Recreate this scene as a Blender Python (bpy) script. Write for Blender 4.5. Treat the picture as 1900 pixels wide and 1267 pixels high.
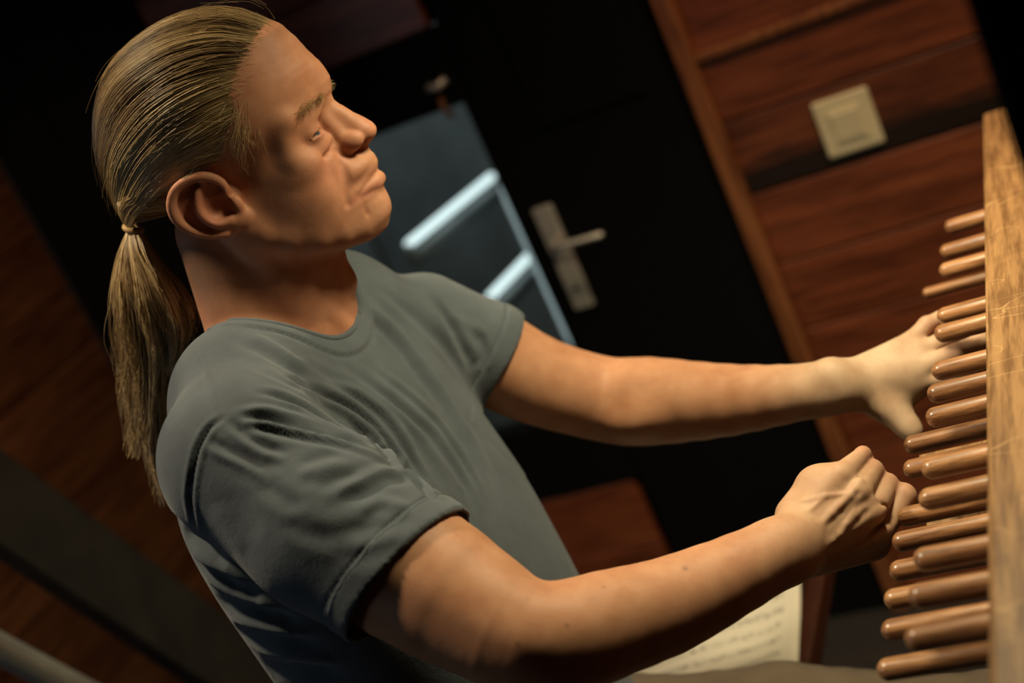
import bpy, bmesh, math, random
import numpy as np
from mathutils import Vector, Matrix

random.seed(7); RNG = np.random.default_rng(7)
sc = bpy.context.scene
col = sc.collection
for o in list(bpy.data.objects): bpy.data.objects.remove(o)

# ------------------------------------------------------------------ camera
FPX = 2639.0                       # focal length in pixels of the 1900 x 1267 frame (50 mm on 36 mm)
CAM = np.array([0.0, 0.0, 1.40])
YAW, PITCH, ROLL = [math.radians(a) for a in (26, 18, 25)]
_fh = np.array([-math.sin(YAW), math.cos(YAW), 0]); _rh = np.array([math.cos(YAW), math.sin(YAW), 0]); _up = np.array([0, 0, 1.0])
FWD = _fh*math.cos(PITCH) - _up*math.sin(PITCH); _u0 = _fh*math.sin(PITCH) + _up*math.cos(PITCH)
RGT = math.cos(ROLL)*_rh - math.sin(ROLL)*_u0
UPV = math.sin(ROLL)*_rh + math.cos(ROLL)*_u0
cd = bpy.data.cameras.new('camera'); cam = bpy.data.objects.new('camera', cd); col.objects.link(cam)
cd.sensor_fit = 'HORIZONTAL'; cd.sensor_width = 36.0; cd.lens = 36.0*FPX/1900.0
cd.clip_start = 0.02; cd.clip_end = 50
M = Matrix.Identity(4)
for i in range(3):
    M[i][0] = RGT[i]; M[i][1] = UPV[i]; M[i][2] = -FWD[i]; M[i][3] = CAM[i]
cam.matrix_world = M
cd.dof.use_dof = True; cd.dof.focus_distance = 1.19; cd.dof.aperture_fstop = 2.8
sc.camera = cam

def ray(px, py): return FWD + (px-950)/FPX*RGT + (633.5-py)/FPX*UPV
def P(px, py, d): return CAM + ray(px, py)*d                 # point seen at a pixel, at a depth
def hit(px, py, axis, val):
    k = ray(px, py); return CAM + k*((val-CAM[axis])/k[axis])
def proj(p):
    v = np.asarray(p)-CAM; d = v@FWD
    return np.stack([950+FPX*(v@RGT)/d, 633.5-FPX*(v@UPV)/d, d], -1)

# ------------------------------------------------------------------ world, lights, exposure
w = bpy.data.worlds.new('room_dark'); sc.world = w; w.use_nodes = True
w.node_tree.nodes['Background'].inputs['Color'].default_value = (0.60, 0.36, 0.25, 1)
w.node_tree.nodes['Background'].inputs['Strength'].default_value = 0.011
def light(name, kind, loc, target, energy, colour, size=0.2, **kw):
    l = bpy.data.lights.new(name, kind); o = bpy.data.objects.new(name, l); col.objects.link(o)
    l.energy = energy; l.color = colour
    if kind == 'AREA': l.shape = 'DISK'; l.size = size
    else: l.shadow_soft_size = size
    for k, v in kw.items(): setattr(l, k, v)
    o.location = loc
    o.rotation_euler = (Vector(target)-Vector(loc)).to_track_quat('-Z', 'Y').to_euler()
    return o
light('clavier_lamp_light', 'SPOT', (-0.13, 1.17, 1.58), (-0.35, 1.24, 0.80), 48, (1.0, 0.92, 0.60), 0.08, spot_size=math.radians(118), spot_blend=1.0)
light('ceiling_lamp_light', 'SPOT', (-1.25, 0.86, 2.42), (-0.85, 1.08, 1.1), 115, (1.0, 0.86, 0.60), 0.08, spot_size=math.radians(62), spot_blend=0.8)
light('wall_fill_light', 'SPOT', (0.25, 1.35, 2.55), (-0.15, 2.2, 0.70), 110, (1.0, 0.68, 0.40), 0.12, spot_size=math.radians(66), spot_blend=0.9)  # added fill, no such lamp seen; lifts the planks right of the door
light('side_fill_light', 'SPOT', (-1.15, 0.55, 2.2), (-1.85, 1.85, 0.80), 55, (1.0, 0.72, 0.45), 0.1, spot_size=math.radians(48), spot_blend=0.9)  # unseen lamp put in to brighten the left plank wall
light('window_light', 'AREA', (-1.9, 0.25, 1.15), (-0.80, 1.0, 0.95), 3.2, (0.62, 0.82, 1.0), 0.5)
light('stairwell_fill_light', 'AREA', (-1.25, 2.75, 1.58), (-1.25, 2.85, 0.5), 1.6, (0.90, 0.98, 1.0), 0.4)  # extra cool light added to brighten the stairwell walls
sc.view_settings.view_transform = 'Standard'; sc.view_settings.look = 'None'
sc.view_settings.exposure = -0.2; sc.view_settings.gamma = 1.0; sc.view_settings.use_curve_mapping = False

# ------------------------------------------------------------------ helpers: objects and materials
def link(name, me, mat=None, parent=None, smooth=False):
    o = bpy.data.objects.new(name, me); col.objects.link(o)
    if mat: me.materials.append(mat)
    if parent: o.parent = parent
    if smooth and hasattr(me, 'polygons'): me.polygons.foreach_set('use_smooth', np.ones(len(me.polygons), bool))
    return o
def empty(name, loc=(0, 0, 0)):
    o = bpy.data.objects.new(name, None); col.objects.link(o); o.location = loc; o.empty_display_size = 0.05; return o
def tag(o, label=None, cat=None, group=None, kind=None):
    if label: o['label'] = label
    if cat: o['category'] = cat
    if group: o['group'] = group
    if kind: o['kind'] = kind
    return o
def child(o, parent):
    """parent o keeping world place (parents here are unrotated empties)"""
    o.parent = parent; o.matrix_parent_inverse = Matrix.Translation(-Vector(parent.location)); return o
def from_arrays(name, V, Fq):
    me = bpy.data.meshes.new(name)
    V = np.asarray(V, np.float32); Fq = np.asarray(Fq, np.int32)
    me.vertices.add(len(V)); me.vertices.foreach_set('co', V.ravel())
    n = Fq.shape[1]
    me.loops.add(Fq.size); me.loops.foreach_set('vertex_index', Fq.ravel())
    me.polygons.add(len(Fq)); me.polygons.foreach_set('loop_start', np.arange(0, Fq.size, n, dtype=np.int32))
    me.update(calc_edges=True); me.validate(); return me
def box_mesh(name, size, bevel=0.0, seg=2):
    bm = bmesh.new(); bmesh.ops.create_cube(bm, size=1); bmesh.ops.scale(bm, vec=size, verts=bm.verts)
    if bevel: bmesh.ops.bevel(bm, geom=bm.edges[:], offset=bevel, segments=seg, affect='EDGES', profile=0.5)
    me = bpy.data.meshes.new(name); bm.to_mesh(me); bm.free(); return me
def box(name, lo, hi, mat, bevel=0.002, parent=None):
    lo = np.array(lo, float); hi = np.array(hi, float)
    o = link(name, box_mesh(name, tuple(hi-lo), bevel), mat)
    o.location = (lo+hi)/2
    if parent: child(o, parent)
    return o
def N(mat): return mat.node_tree.nodes
def new_mat(name):
    m = bpy.data.materials.new(name); m.use_nodes = True
    return m, m.node_tree.nodes, m.node_tree.links, m.node_tree.nodes['Principled BSDF']
def ramp(nodes, stops):
    r = nodes.new('ShaderNodeValToRGB')
    while len(r.color_ramp.elements) < len(stops): r.color_ramp.elements.new(0.5)
    for e, (p, c) in zip(r.color_ramp.elements, stops): e.position = p; e.color = (*c, 1)
    return r
def mapping(nodes, links, scale, coord='Object', rot=(0, 0, 0)):
    tc = nodes.new('ShaderNodeTexCoord'); mp = nodes.new('ShaderNodeMapping')
    mp.inputs['Scale'].default_value = scale; mp.inputs['Rotation'].default_value = rot
    links.new(tc.outputs[coord], mp.inputs['Vector']); return mp
def noise(nodes, links, vec, scale, detail=4, rough=0.55, dist=0.0):
    n = nodes.new('ShaderNodeTexNoise'); n.inputs['Scale'].default_value = scale; n.inputs['Detail'].default_value = detail
    n.inputs['Roughness'].default_value = rough; n.inputs['Distortion'].default_value = dist
    if vec: links.new(vec.outputs[0], n.inputs['Vector'])
    return n
def bump(nodes, links, src, dst, strength, dist=0.001):
    b = nodes.new('ShaderNodeBump'); b.inputs['Strength'].default_value = strength; b.inputs['Distance'].default_value = dist
    links.new(src, b.inputs['Height']); links.new(b.outputs[0], dst.inputs['Normal']); return b
def wood(name, c1, c2, c3, along='X', rough=0.45, grain=1.0, fleck=False, coat=0.0):
    """streaky timber whose grain runs along one object axis"""
    m, nd, lk, bs = new_mat(name)
    k = {'X': (1.2, 14, 14), 'Y': (14, 1.2, 14), 'Z': (14, 14, 1.2)}[along]
    mp = mapping(nd, lk, k)
    oi = nd.new('ShaderNodeObjectInfo'); ad = nd.new('ShaderNodeVectorMath'); ad.operation = 'ADD'
    sc_ = nd.new('ShaderNodeVectorMath'); sc_.operation = 'SCALE'; sc_.inputs[3].default_value = 37.0
    cx = nd.new('ShaderNodeCombineXYZ')
    for i in range(3): lk.new(oi.outputs['Random'], cx.inputs[i])
    lk.new(cx.outputs[0], sc_.inputs[0]); lk.new(mp.outputs[0], ad.inputs[0]); lk.new(sc_.outputs[0], ad.inputs[1])
    n1 = noise(nd, lk, ad, 1.6*grain, 6, 0.6, 0.6)
    r = ramp(nd, [(0.28, c1), (0.52, c2), (0.75, c3)]); lk.new(n1.outputs[0], r.inputs[0])
    n2 = noise(nd, lk, ad, 9*grain, 3, 0.7)
    mx = nd.new('ShaderNodeMixRGB'); mx.blend_type = 'MULTIPLY'; mx.inputs[0].default_value = 0.75
    r2 = ramp(nd, [(0.38, (0.34, 0.28, 0.24)), (0.58, (1, 1, 1))]); lk.new(n2.outputs[0], r2.inputs[0])
    lk.new(r.outputs[0], mx.inputs[1]); lk.new(r2.outputs[0], mx.inputs[2]); out = mx.outputs[0]
    if fleck:      # medullary rays of quarter-sawn oak
        mp3 = mapping(nd, lk, {'Y': (11, 30, 11), 'X': (30, 11, 11), 'Z': (11, 11, 30)}[along], rot=(0, 0, 0.35))
        n3 = noise(nd, lk, mp3, 1.2, 1, 0.3, 0.3)
        r3 = ramp(nd, [(0.575, (0, 0, 0)), (0.583, (1, 1, 1)), (0.591, (0, 0, 0))]); lk.new(n3.outputs[0], r3.inputs[0])
        m3 = nd.new('ShaderNodeMixRGB'); m3.inputs[2].default_value = (min(1, c3[0]*1.5), min(1, c3[1]*1.6), min(1, c3[2]*1.7), 1)
        ml = nd.new('ShaderNodeMath'); ml.operation = 'MULTIPLY'; ml.inputs[1].default_value = 0.55
        lk.new(r3.outputs[0], ml.inputs[0]); lk.new(ml.outputs[0], m3.inputs[0]); lk.new(out, m3.inputs[1]); out = m3.outputs[0]
    lk.new(out, bs.inputs['Base Color']); bs.inputs['Roughness'].default_value = rough
    bs.inputs['Coat Weight'].default_value = coat; bs.inputs['Coat Roughness'].default_value = 0.25
    bump(nd, lk, n2.outputs[0], bs, 0.25, 0.0006)
    return m
def plain(name, c, rough=0.5, metal=0.0, var=0.12, scale=30, **kw):
    m, nd, lk, bs = new_mat(name)
    n1 = noise(nd, lk, mapping(nd, lk, (1, 1, 1)), scale, 4)
    r = ramp(nd, [(0.3, tuple(x*(1-var) for x in c)), (0.7, tuple(min(1, x*(1+var)) for x in c))]); lk.new(n1.outputs[0], r.inputs[0])
    lk.new(r.outputs[0], bs.inputs['Base Color']); bs.inputs['Roughness'].default_value = rough; bs.inputs['Metallic'].default_value = metal
    for k, v in kw.items(): bs.inputs[k].default_value = v
    bump(nd, lk, n1.outputs[0], bs, 0.08, 0.0005)
    return m

# ------------------------------------------------------------------ materials of the room
W_RED = wood('red_brown_planks', (0.12, 0.028, 0.011), (0.19, 0.048, 0.018), (0.26, 0.074, 0.028), 'X', 0.42, 0.55)
W_REDY = wood('red_brown_planks_side', (0.12, 0.040, 0.016), (0.19, 0.068, 0.027), (0.26, 0.10, 0.042), 'Y', 0.42, 0.55)
W_DARK = wood('dark_streaked_plank', (0.06, 0.015, 0.006), (0.14, 0.036, 0.013), (0.20, 0.055, 0.02), 'X', 0.45, 0.6)
def streak(m, c):
    """a near-black heartwood streak along the lower edge of a plank"""
    nd, lk = m.node_tree.nodes, m.node_tree.links; bs = nd['Principled BSDF']; src = bs.inputs['Base Color'].links[0].from_socket
    tc = nd.new('ShaderNodeTexCoord'); sp = nd.new('ShaderNodeSeparateXYZ'); lk.new(tc.outputs['Object'], sp.inputs[0])
    n1 = noise(nd, lk, mapping(nd, lk, (3, 3, 22)), 1.6, 4, 0.6, 0.5)
    a = nd.new('ShaderNodeMath'); a.operation = 'MULTIPLY_ADD'; a.inputs[1].default_value = 9.0; lk.new(sp.outputs['Z'], a.inputs[0]); lk.new(n1.outputs[0], a.inputs[2])
    r = ramp(nd, [(0.22, (1, 1, 1)), (0.50, (0, 0, 0))]); lk.new(a.outputs[0], r.inputs[0])
    mx = nd.new('ShaderNodeMixRGB'); mx.inputs[2].default_value = (*c, 1); lk.new(r.outputs[0], mx.inputs[0]); lk.new(src, mx.inputs[1]); lk.new(mx.outputs[0], bs.inputs['Base Color'])
streak(W_DARK, (0.012, 0.005, 0.003))
W_TRIM = wood('door_frame_wood', (0.16, 0.05, 0.018), (0.22, 0.075, 0.026), (0.27, 0.10, 0.036), 'Z', 0.4, 0.7)
W_BATON = wood('turned_oak', (0.15, 0.060, 0.024), (0.40, 0.180, 0.072), (0.56, 0.290, 0.125), 'X', 0.34, 2.4, coat=0.8)
W_RAIL = wood('quarter_sawn_oak', (0.20, 0.098, 0.040), (0.33, 0.172, 0.070), (0.42, 0.235, 0.098), 'Y', 0.40, 1.0, fleck=True, coat=0.2)
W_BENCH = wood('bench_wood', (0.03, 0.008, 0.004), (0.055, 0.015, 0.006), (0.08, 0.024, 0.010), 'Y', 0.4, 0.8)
W_FLOOR = wood('floor_boards', (0.006, 0.004, 0.003), (0.011, 0.007, 0.005), (0.016, 0.010, 0.007), 'X', 0.75, 0.5)
BLACK = plain('black_paint', (0.0018, 0.0018, 0.0018), 0.7, **{'Specular IOR Level': 0.12})
BLACKM = plain('black_lacquered_post', (0.002, 0.0018, 0.0016), 0.75, **{'Specular IOR Level': 0.12})
STEEL = plain('brushed_steel', (0.60, 0.56, 0.50), 0.42, 0.6)
SWITCH = plain('ivory_plastic', (0.62, 0.53, 0.34), 0.4, var=0.03)
WELL = plain('stairwell_plaster', (0.36, 0.375, 0.37), 0.8, var=0.25, scale=6)
GREYBOARD = plain('grey_weathered_board', (0.030, 0.025, 0.020), 0.6, var=0.3, scale=14)
PAPERB = plain('bench_edge', (0.09, 0.03, 0.016), 0.5)
def emit_mat(name, c, s):
    m, nd, lk, bs = new_mat(name); bs.inputs['Base Color'].default_value = (0.8, 0.85, 0.85, 1)
    bs.inputs['Emission Color'].default_value = (*c, 1); bs.inputs['Emission Strength'].default_value = s; return m
TUBE = emit_mat('fluorescent_tube_glow', (0.82, 0.93, 0.93), 1.5)
def glass_mat():
    m, nd, lk, bs = new_mat('window_glass')
    bs.inputs['Base Color'].default_value = (0.82, 0.92, 0.92, 1); bs.inputs['Transmission Weight'].default_value = 1.0
    bs.inputs['Roughness'].default_value = 0.02; bs.inputs['IOR'].default_value = 1.25
    n1 = noise(nd, lk, mapping(nd, lk, (1, 1, 1)), 5, 3); bump(nd, lk, n1.outputs[0], bs, 0.04, 0.001)
    return m
GLASS = glass_mat()

# ------------------------------------------------------------------ room shell
FZ = -0.10; YW = 2.20; CZ = 2.75
def struct(o, label=None):
    o['kind'] = 'structure'
    if label: o['label'] = label
    return o
fl = empty('floor', (0, 1, FZ)); struct(fl, 'dark wooden floorboards')
for i in range(22):
    y = -0.9 + i*0.155
    box('floorboard', (-2.0, y+0.0015, FZ-0.03), (1.3, y+0.1535, FZ), W_FLOOR, 0.002, fl)
struct(box('ceiling', (-2.1, -1.0, CZ), (1.4, 3.7, CZ+0.05), plain('ceiling_dark', (0.03, 0.022, 0.018), 0.8)), 'dark ceiling')
wb = empty('wall_back', (0, YW, FZ)); struct(wb, 'red-brown plank wall with a black door and a window')
ZS = [-0.10, 0.0, 0.11, 0.231, 0.354, 0.477, 0.602, 0.730, 0.861, 0.974, 1.09, 1.21, 1.33, 1.45, 1.57, 1.69, 1.81, 1.93, 2.05, 2.17, 2.29, 2.41, 2.53, 2.65, 2.75]
for a, b in zip(ZS[:-1], ZS[1:]):       # planks right of the door
    dark = abs(a-0.730) < 0.01
    dy = random.uniform(-0.0015, 0.0015)
    o = box('plank', (-0.570, YW+dy, a+0.0015), (1.3, YW+0.022, b-0.0015), W_DARK if dark else W_RED, 0.003, wb)
    if dark: o['label'] = 'plank with a nearly black streak along its lower edge'
box('batten', (-0.569, YW-0.012, 0.966), (1.3, YW+0.004, 0.982), W_TRIM, 0.004, wb)['label'] = 'raised lighter batten between planks'
for lo, hi in (((-0.60, YW+0.024, FZ), (1.3, YW+0.04, CZ)), ((-1.9, YW+0.024, FZ), (-0.952, YW+0.04, 0.276)), ((-1.9, YW+0.024, 1.177), (-0.952, YW+0.04, CZ))):
    box('backing_board', lo, hi, BLACK, 0.001, wb)
for a, b in ((FZ, 0.0), (0.0, 0.14), (0.14, 0.278), (1.174, 1.29), (1.29, 1.41), (1.41, 1.53), (1.53, 1.65), (1.65, 1.77), (1.77, 1.89), (1.89, 2.01), (2.01, 2.13), (2.13, 2.25), (2.25, 2.37), (2.37, 2.49), (2.49, 2.61), (2.61, 2.75)):
    box('plank', (-1.46, YW, a+0.0015), (-0.968, YW+0.022, b-0.0015), W_RED, 0.003, wb)
# black panelling between the corner and the window
for k, x in enumerate(np.arange(-1.90, -1.47, 0.145)):
    box('black_panel', (x+0.002, YW, FZ), (x+0.143, YW+0.02, CZ), BLACK, 0.003, wb)
t1 = struct(box('trim_1', (-0.600, YW-0.018, FZ), (-0.568, YW+0.02, CZ), W_TRIM, 0.004), 'reddish wooden frame strip at the right of the black door')
# left wall of the same planks
wl = empty('wall_left', (-1.9, 1.0, FZ)); struct(wl, 'red-brown plank wall meeting the back wall behind the man')
for a, b in zip(ZS[:-1], ZS[1:]):
    box('plank', (-1.925, -0.9, a+0.0015), (-1.90+random.uniform(-.001, .001), YW-0.005, b-0.0015), W_REDY, 0.003, wl)
# black door with lever handle
d1 = empty('door_1', (-0.78, YW, FZ)); struct(d1, 'black door with a steel lever handle on a long plate')
box('door_leaf', (-0.955, YW+0.004, FZ), (-0.602, YW+0.04, CZ), BLACK, 0.003, d1)
box('door_panel', (-0.86, YW-0.002, 0.95), (-0.66, YW+0.006, 1.9), BLACK, 0.004, d1)
hp = box('handle_plate', (-0.932, YW-0.008, 0.628), (-0.894, YW+0.004, 0.826), STEEL, 0.004, d1)
def tube_mesh(name, pts, rad, sides=16, cap=True):
    pts = np.array(pts, float); n = len(pts); rad = np.broadcast_to(rad, (n,))
    T = np.gradient(pts, axis=0); T /= np.linalg.norm(T, axis=1)[:, None]
    ref = np.array([0, 0, 1.0]) if abs(T[0][2]) < 0.8 else np.array([1.0, 0, 0])
    V = []; F = []
    u = None
    for i in range(n):
        u = (ref if u is None else u); u = u-(u@T[i])*T[i]; u /= np.linalg.norm(u); v = np.cross(T[i], u)
        for k in range(sides):
            a = 2*math.pi*k/sides; V.append(pts[i]+rad[i]*(math.cos(a)*u+math.sin(a)*v))
    for i in range(n-1):
        for k in range(sides):
            F.append([i*sides+k, i*sides+(k+1) % sides, (i+1)*sides+(k+1) % sides, (i+1)*sides+k])
    me = bpy.data.meshes.new(name)
    faces = F + ([list(range(sides))[::-1], list(range((n-1)*sides, n*sides))] if cap else [])
    me.from_pydata([tuple(p) for p in V], [], faces); me.update(); return me
def world_tube(name, pts, rad, mat, parent=None, sides=16):
    pts = np.array(pts, float); c = pts.mean(0)
    o = link(name, tube_mesh(name, pts-c, rad, sides), mat, smooth=True); o.location = c
    if parent: child(o, parent)
    return o
lv = world_tube('lever', [(-0.905, YW-0.006, 0.764), (-0.905, YW-0.035, 0.764), (-0.902, YW-0.047, 0.764), (-0.893, YW-0.051, 0.764), (-0.86, YW-0.052, 0.762), (-0.815, YW-0.050, 0.760), (-0.811, YW-0.05, 0.760)], [0.008, 0.0055, 0.0052, 0.0052, 0.005, 0.0055, 0.003], STEEL, d1)
world_tube('keyhole', [(-0.913, YW-0.0085, 0.668), (-0.913, YW-0.003, 0.668)], 0.006, BLACK, d1)
# window: black frame, glass, view into a cool-lit stairwell
w1 = empty('window_1', (-1.2, YW, 0.43)); struct(w1, 'black framed glass pane looking into a cool lit stairwell')
wx0, wx1, wz0, wz1 = -1.42, -0.966, 0.432, 1.040
box('frame_top', (-1.46, YW-0.004, wz1), (wx1+0.011, YW+0.045, 1.174), BLACK, 0.003, w1)
box('frame_bottom', (-1.46, YW-0.004, 0.279), (wx1+0.011, YW+0.045, wz0), BLACK, 0.003, w1)
box('frame_stile', (wx1, YW-0.003, wz0), (wx1+0.0105, YW+0.045, wz1), BLACK, 0.002, w1)
box('frame_stile', (-1.46, YW-0.003, wz0), (wx0, YW+0.045, wz1), BLACK, 0.002, w1)
box('pane', (wx0, YW+0.016, wz0), (wx1, YW+0.020, wz1), GLASS, 0.0, w1)
stay = world_tube('window_catch', [(-0.975, YW-0.006, 1.088), (-0.990, YW-0.014, 1.082), (-1.010, YW-0.014, 1.085)], 0.007, STEEL, w1)
world_tube('window_catch', [(-1.000, YW-0.006, 1.062), (-0.996, YW-0.016, 1.045), (-0.990, YW-0.012, 1.026)], 0.005, W_TRIM, w1)
st = empty('wall_stairwell', (-1.2, 2.9, FZ)); struct(st, 'pale grey stairwell behind the glass')
box('back_panel', (-1.75, 3.12, FZ), (-0.70, 3.15, 1.75), WELL, 0.001, st)
box('side_panel', (-0.955, 2.62, FZ), (-0.935, 3.119, 1.75), WELL, 0.001, st)
box('side_panel', (-1.78, 2.26, FZ), (-1.76, 3.119, 1.75), WELL, 0.001, st)
box('landing', (-1.759, 2.26, 0.02), (-0.70, 3.119, 0.05), WELL, 0.001, st)
box('top_panel', (-1.759, 2.26, 1.60), (-0.70, 3.119, 1.62), BLACK, 0.001, st)
def fluoro(a, b, lab):
    a = np.array(a); b = np.array(b); o = empty('fluorescent_lamp', tuple((a+b)/2)); tag(o, lab, 'lamp', 'fluorescent lamps behind the glass')
    world_tube('tube', [a+(b-a)*t for t in (0, .02, .98, 1)], [0.005, 0.009, 0.009, 0.005], TUBE, o)
    d = np.array([0, 0, -0.035]); side = np.array([0.018, 0, 0])
    world_tube('fitting', [a+d, b+d], 0.016, WELL, o)
    for e in (a, b): world_tube('end_cap', [e, e+d], 0.009, WELL, o)
    return o
fluoro(hit(755, 455, 1, 2.5), hit(915, 325, 1, 2.84), 'upper slanting fluorescent tube behind the glass, beside the man\'s chin')
fluoro(hit(908, 552, 1, 2.5), hit(990, 467, 1, 2.72), 'shorter lower fluorescent tube behind the glass, above the far sleeve')
_g0, _g1 = hit(926, 345, 1, 2.34), hit(1058, 645, 1, 2.34); _g1[0] = _g0[0]  # made-up glowing tube and holder, in place of the bright glass edge
lt = empty('glass_edge_glow', tuple((_g0+_g1)/2)); tag(lt, 'added thin glowing strip standing in for the bright right edge of the glass', 'lamp')
world_tube('edge_glow_tube', [_g0, _g0*.9+_g1*.1, _g0*.1+_g1*.9, _g1], [0.002, 0.0042, 0.0042, 0.002], emit_mat('dim_edge_glow', (0.72, 0.84, 0.86), 0.42), lt)
world_tube('edge_glow_holder', [_g0+np.array([.009, 0, 0]), _g1+np.array([.009, 0, 0])], 0.004, WELL, lt)
# light switch on the dark plank
ls_ = empty('light_switch', (-0.381, YW, 0.797)); tag(ls_, 'ivory square light switch on the plank wall', 'light switch')
box('plate', (-0.426, YW-0.010, 0.750), (-0.336, YW, 0.844), SWITCH, 0.004, ls_)
box('rocker_frame', (-0.409, YW-0.0125, 0.768), (-0.353, YW-0.0095, 0.826), SWITCH, 0.0012, ls_)
rk = link('rocker', box_mesh('rocker', (0.044, 0.006, 0.046), 0.0015), SWITCH); rk.location = (-0.381, YW-0.0125, 0.797); rk.rotation_euler = (math.radians(3), 0, 0); child(rk, ls_)
# sloping dark board and steel rail at the left
def slanted(name, y0, z0, y1, z1, width, x0, x1, mat, lab, cat):
    L = math.hypot(y1-y0, z1-z0); ang = math.atan2(z1-z0, y1-y0)
    o = link(name, box_mesh(name, (x1-x0, L, width), 0.004), mat); o.location = ((x0+x1)/2, (y0+y1)/2, (z0+z1)/2); o.rotation_euler = (ang, 0, 0)
    return tag(o, lab, cat)
slanted('stair_stringer', 1.16, 1.36, 1.88, FZ-0.0, 0.125, -1.53, -1.49, GREYBOARD, 'dark grey board sloping down behind the man\'s back', 'stair')
rl = empty('stair_rail', (-1.40, 1.3, FZ)); tag(rl, 'shiny metal rail sloping at the lower left corner', 'handrail')
_r0, _r1 = hit(-15, 1195, 0, -1.40), hit(130, 1272, 0, -1.40); _rd = _r1-_r0
world_tube('rail_tube', [_r0-_rd*4.5, _r0, _r1, _r1+_rd*3.2], 0.019, STEEL, rl)
for t_ in (-3.0, 2.5):
    c_ = _r0+_rd*t_; world_tube('rail_post', [c_, (c_[0], c_[1], FZ)], 0.010, STEEL, rl)

# ------------------------------------------------------------------ the clavier
RX = -0.146; RZ = 0.886
cl = empty('clavier_frame', (0, 1.0, FZ)); tag(cl, 'pale oak rail of the keyboard frame with a black upright', 'instrument')
box('rail', (RX, 0.30, RZ-0.034), (0.10, 1.72, RZ), W_RAIL, 0.003, cl)
box('rail_lip', (RX-0.0015, 0.30, RZ-0.05), (RX+0.0085, 1.72, RZ-0.001), W_RAIL, 0.002, cl)['label'] = 'narrow front strip of the oak rail'
box('lower_rail', (RX+0.02, 0.30, 0.70), (0.06, 1.72, 0.745), W_RAIL, 0.003, cl)
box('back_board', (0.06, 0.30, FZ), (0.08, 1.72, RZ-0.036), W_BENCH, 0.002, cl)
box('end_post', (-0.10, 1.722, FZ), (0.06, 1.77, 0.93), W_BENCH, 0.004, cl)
up_ = box('black_upright', (-0.052, 0.70, RZ+0.001), (0.03, 0.765, 1.95), BLACKM, 0.006, cl)
ZU, ZL, RB = 0.852, 0.785, 0.0085
def baton_mesh(name, L, r):
    """round-ended stick along +X from its tip at x = 0"""
    prof = [(0.0002, 0.0015)] + [(r*(1-math.cos(a)), r*math.sin(a)) for a in np.linspace(0.25, math.pi/2, 7)] + [(L*0.5, r*1.02), (L, r)]
    return tube_mesh(name, [(p[0], 0, 0) for p in prof], [p[1] for p in prof], 20)
UP = [(1757, 424), (1748, 470), (1747, 505), (1743, 590), (1738, 623), (1733, 692), (1725, 734), (1722, 778), (1714, 873), (1709, 930), (1700, 1042), (1690, 1110), (1684, 1188)]
LOW = [(1716, 546, .72), (1682, 828, 1), (1680, 873, 1), (1667, 962, 1), (1660, 1008, 1), (1655, 1062, 1), (1645, 1115, 1), (1640, 1172, 1), (1632, 1245, 1)]
names_u = ['upper baton farthest from the camera', 'second farthest upper baton', 'third upper baton from the far end', 'upper baton crossing the left hand\'s spread fingers, far one of two', 'upper baton crossing the left hand\'s spread fingers, near one of two',
           'upper baton nearest below the left index finger', 'upper baton in the middle of three below the left hand', 'upper baton lowest of three below the left hand', 'thick upper baton above the right fist\'s finger knuckles', 'upper baton touching past the right little finger',
           'fourth upper baton from the bottom of the picture with dark grain' , 'second upper baton from the bottom of the picture', 'lowest upper baton, nearest the camera']
names_u[10] = 'third upper baton from the bottom of the picture, with dark grain'
names_l = ['thin long lower baton above the left hand', 'long lower baton under the left thumb', 'lower baton tip just under the left thumb\'s baton', 'lower baton touching the right little finger', 'lower baton just below the right little finger',
           'lower baton below the right hand, fourth from the bottom', 'lower baton third from the bottom of the picture', 'lower baton second from the bottom of the picture', 'lowest lower baton at the bottom edge, nearest the camera']
for i, (x, y) in enumerate(UP):
    t = hit(x-4, y, 2, ZU); L = -0.02-t[0]
    o = link('baton', baton_mesh('baton', L, RB*(1.0 if i > 2 else 0.92)), W_BATON, smooth=True); o.location = t
    tag(o, 'round-ended wooden ' + names_u[i], 'baton', 'upper row of keyboard batons')
for i, (x, y, s) in enumerate(LOW):
    t = hit(x-4, y, 2, ZL); L = -0.02-t[0]
    o = link('baton', baton_mesh('baton', L, RB*0.97*s), W_BATON, smooth=True); o.location = t
    tag(o, 'round-ended wooden ' + names_l[i], 'baton', 'lower row of keyboard batons')
for (x, y), lab in (((1720, 976), 'pale flat key stick between the lower batons below the right fist'), ((1706, 851), 'pale flat key stick behind the thick upper baton')):
    t = hit(x, y, 2, 0.762); o = link('key_stick', box_mesh('key_stick', (-0.02-t[0], 0.006, 0.005), 0.001), W_RAIL); o.location = t+np.array([(-0.02-t[0])/2, 0, 0])
    tag(o, lab, 'key')

# ------------------------------------------------------------------ bench and sheet music
bn = empty('bench', (-0.70, 1.15, FZ)); tag(bn, 'red-brown wooden bench the man sits on', 'bench')
BZ = 0.43
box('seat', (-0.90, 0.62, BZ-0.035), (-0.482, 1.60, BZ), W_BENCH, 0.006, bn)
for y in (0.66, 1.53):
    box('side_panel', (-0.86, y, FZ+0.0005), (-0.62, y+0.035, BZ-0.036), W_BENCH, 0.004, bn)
box('stretcher', (-0.70, 0.70, 0.10), (-0.675, 1.528, 0.18), W_BENCH, 0.004, bn)

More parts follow.
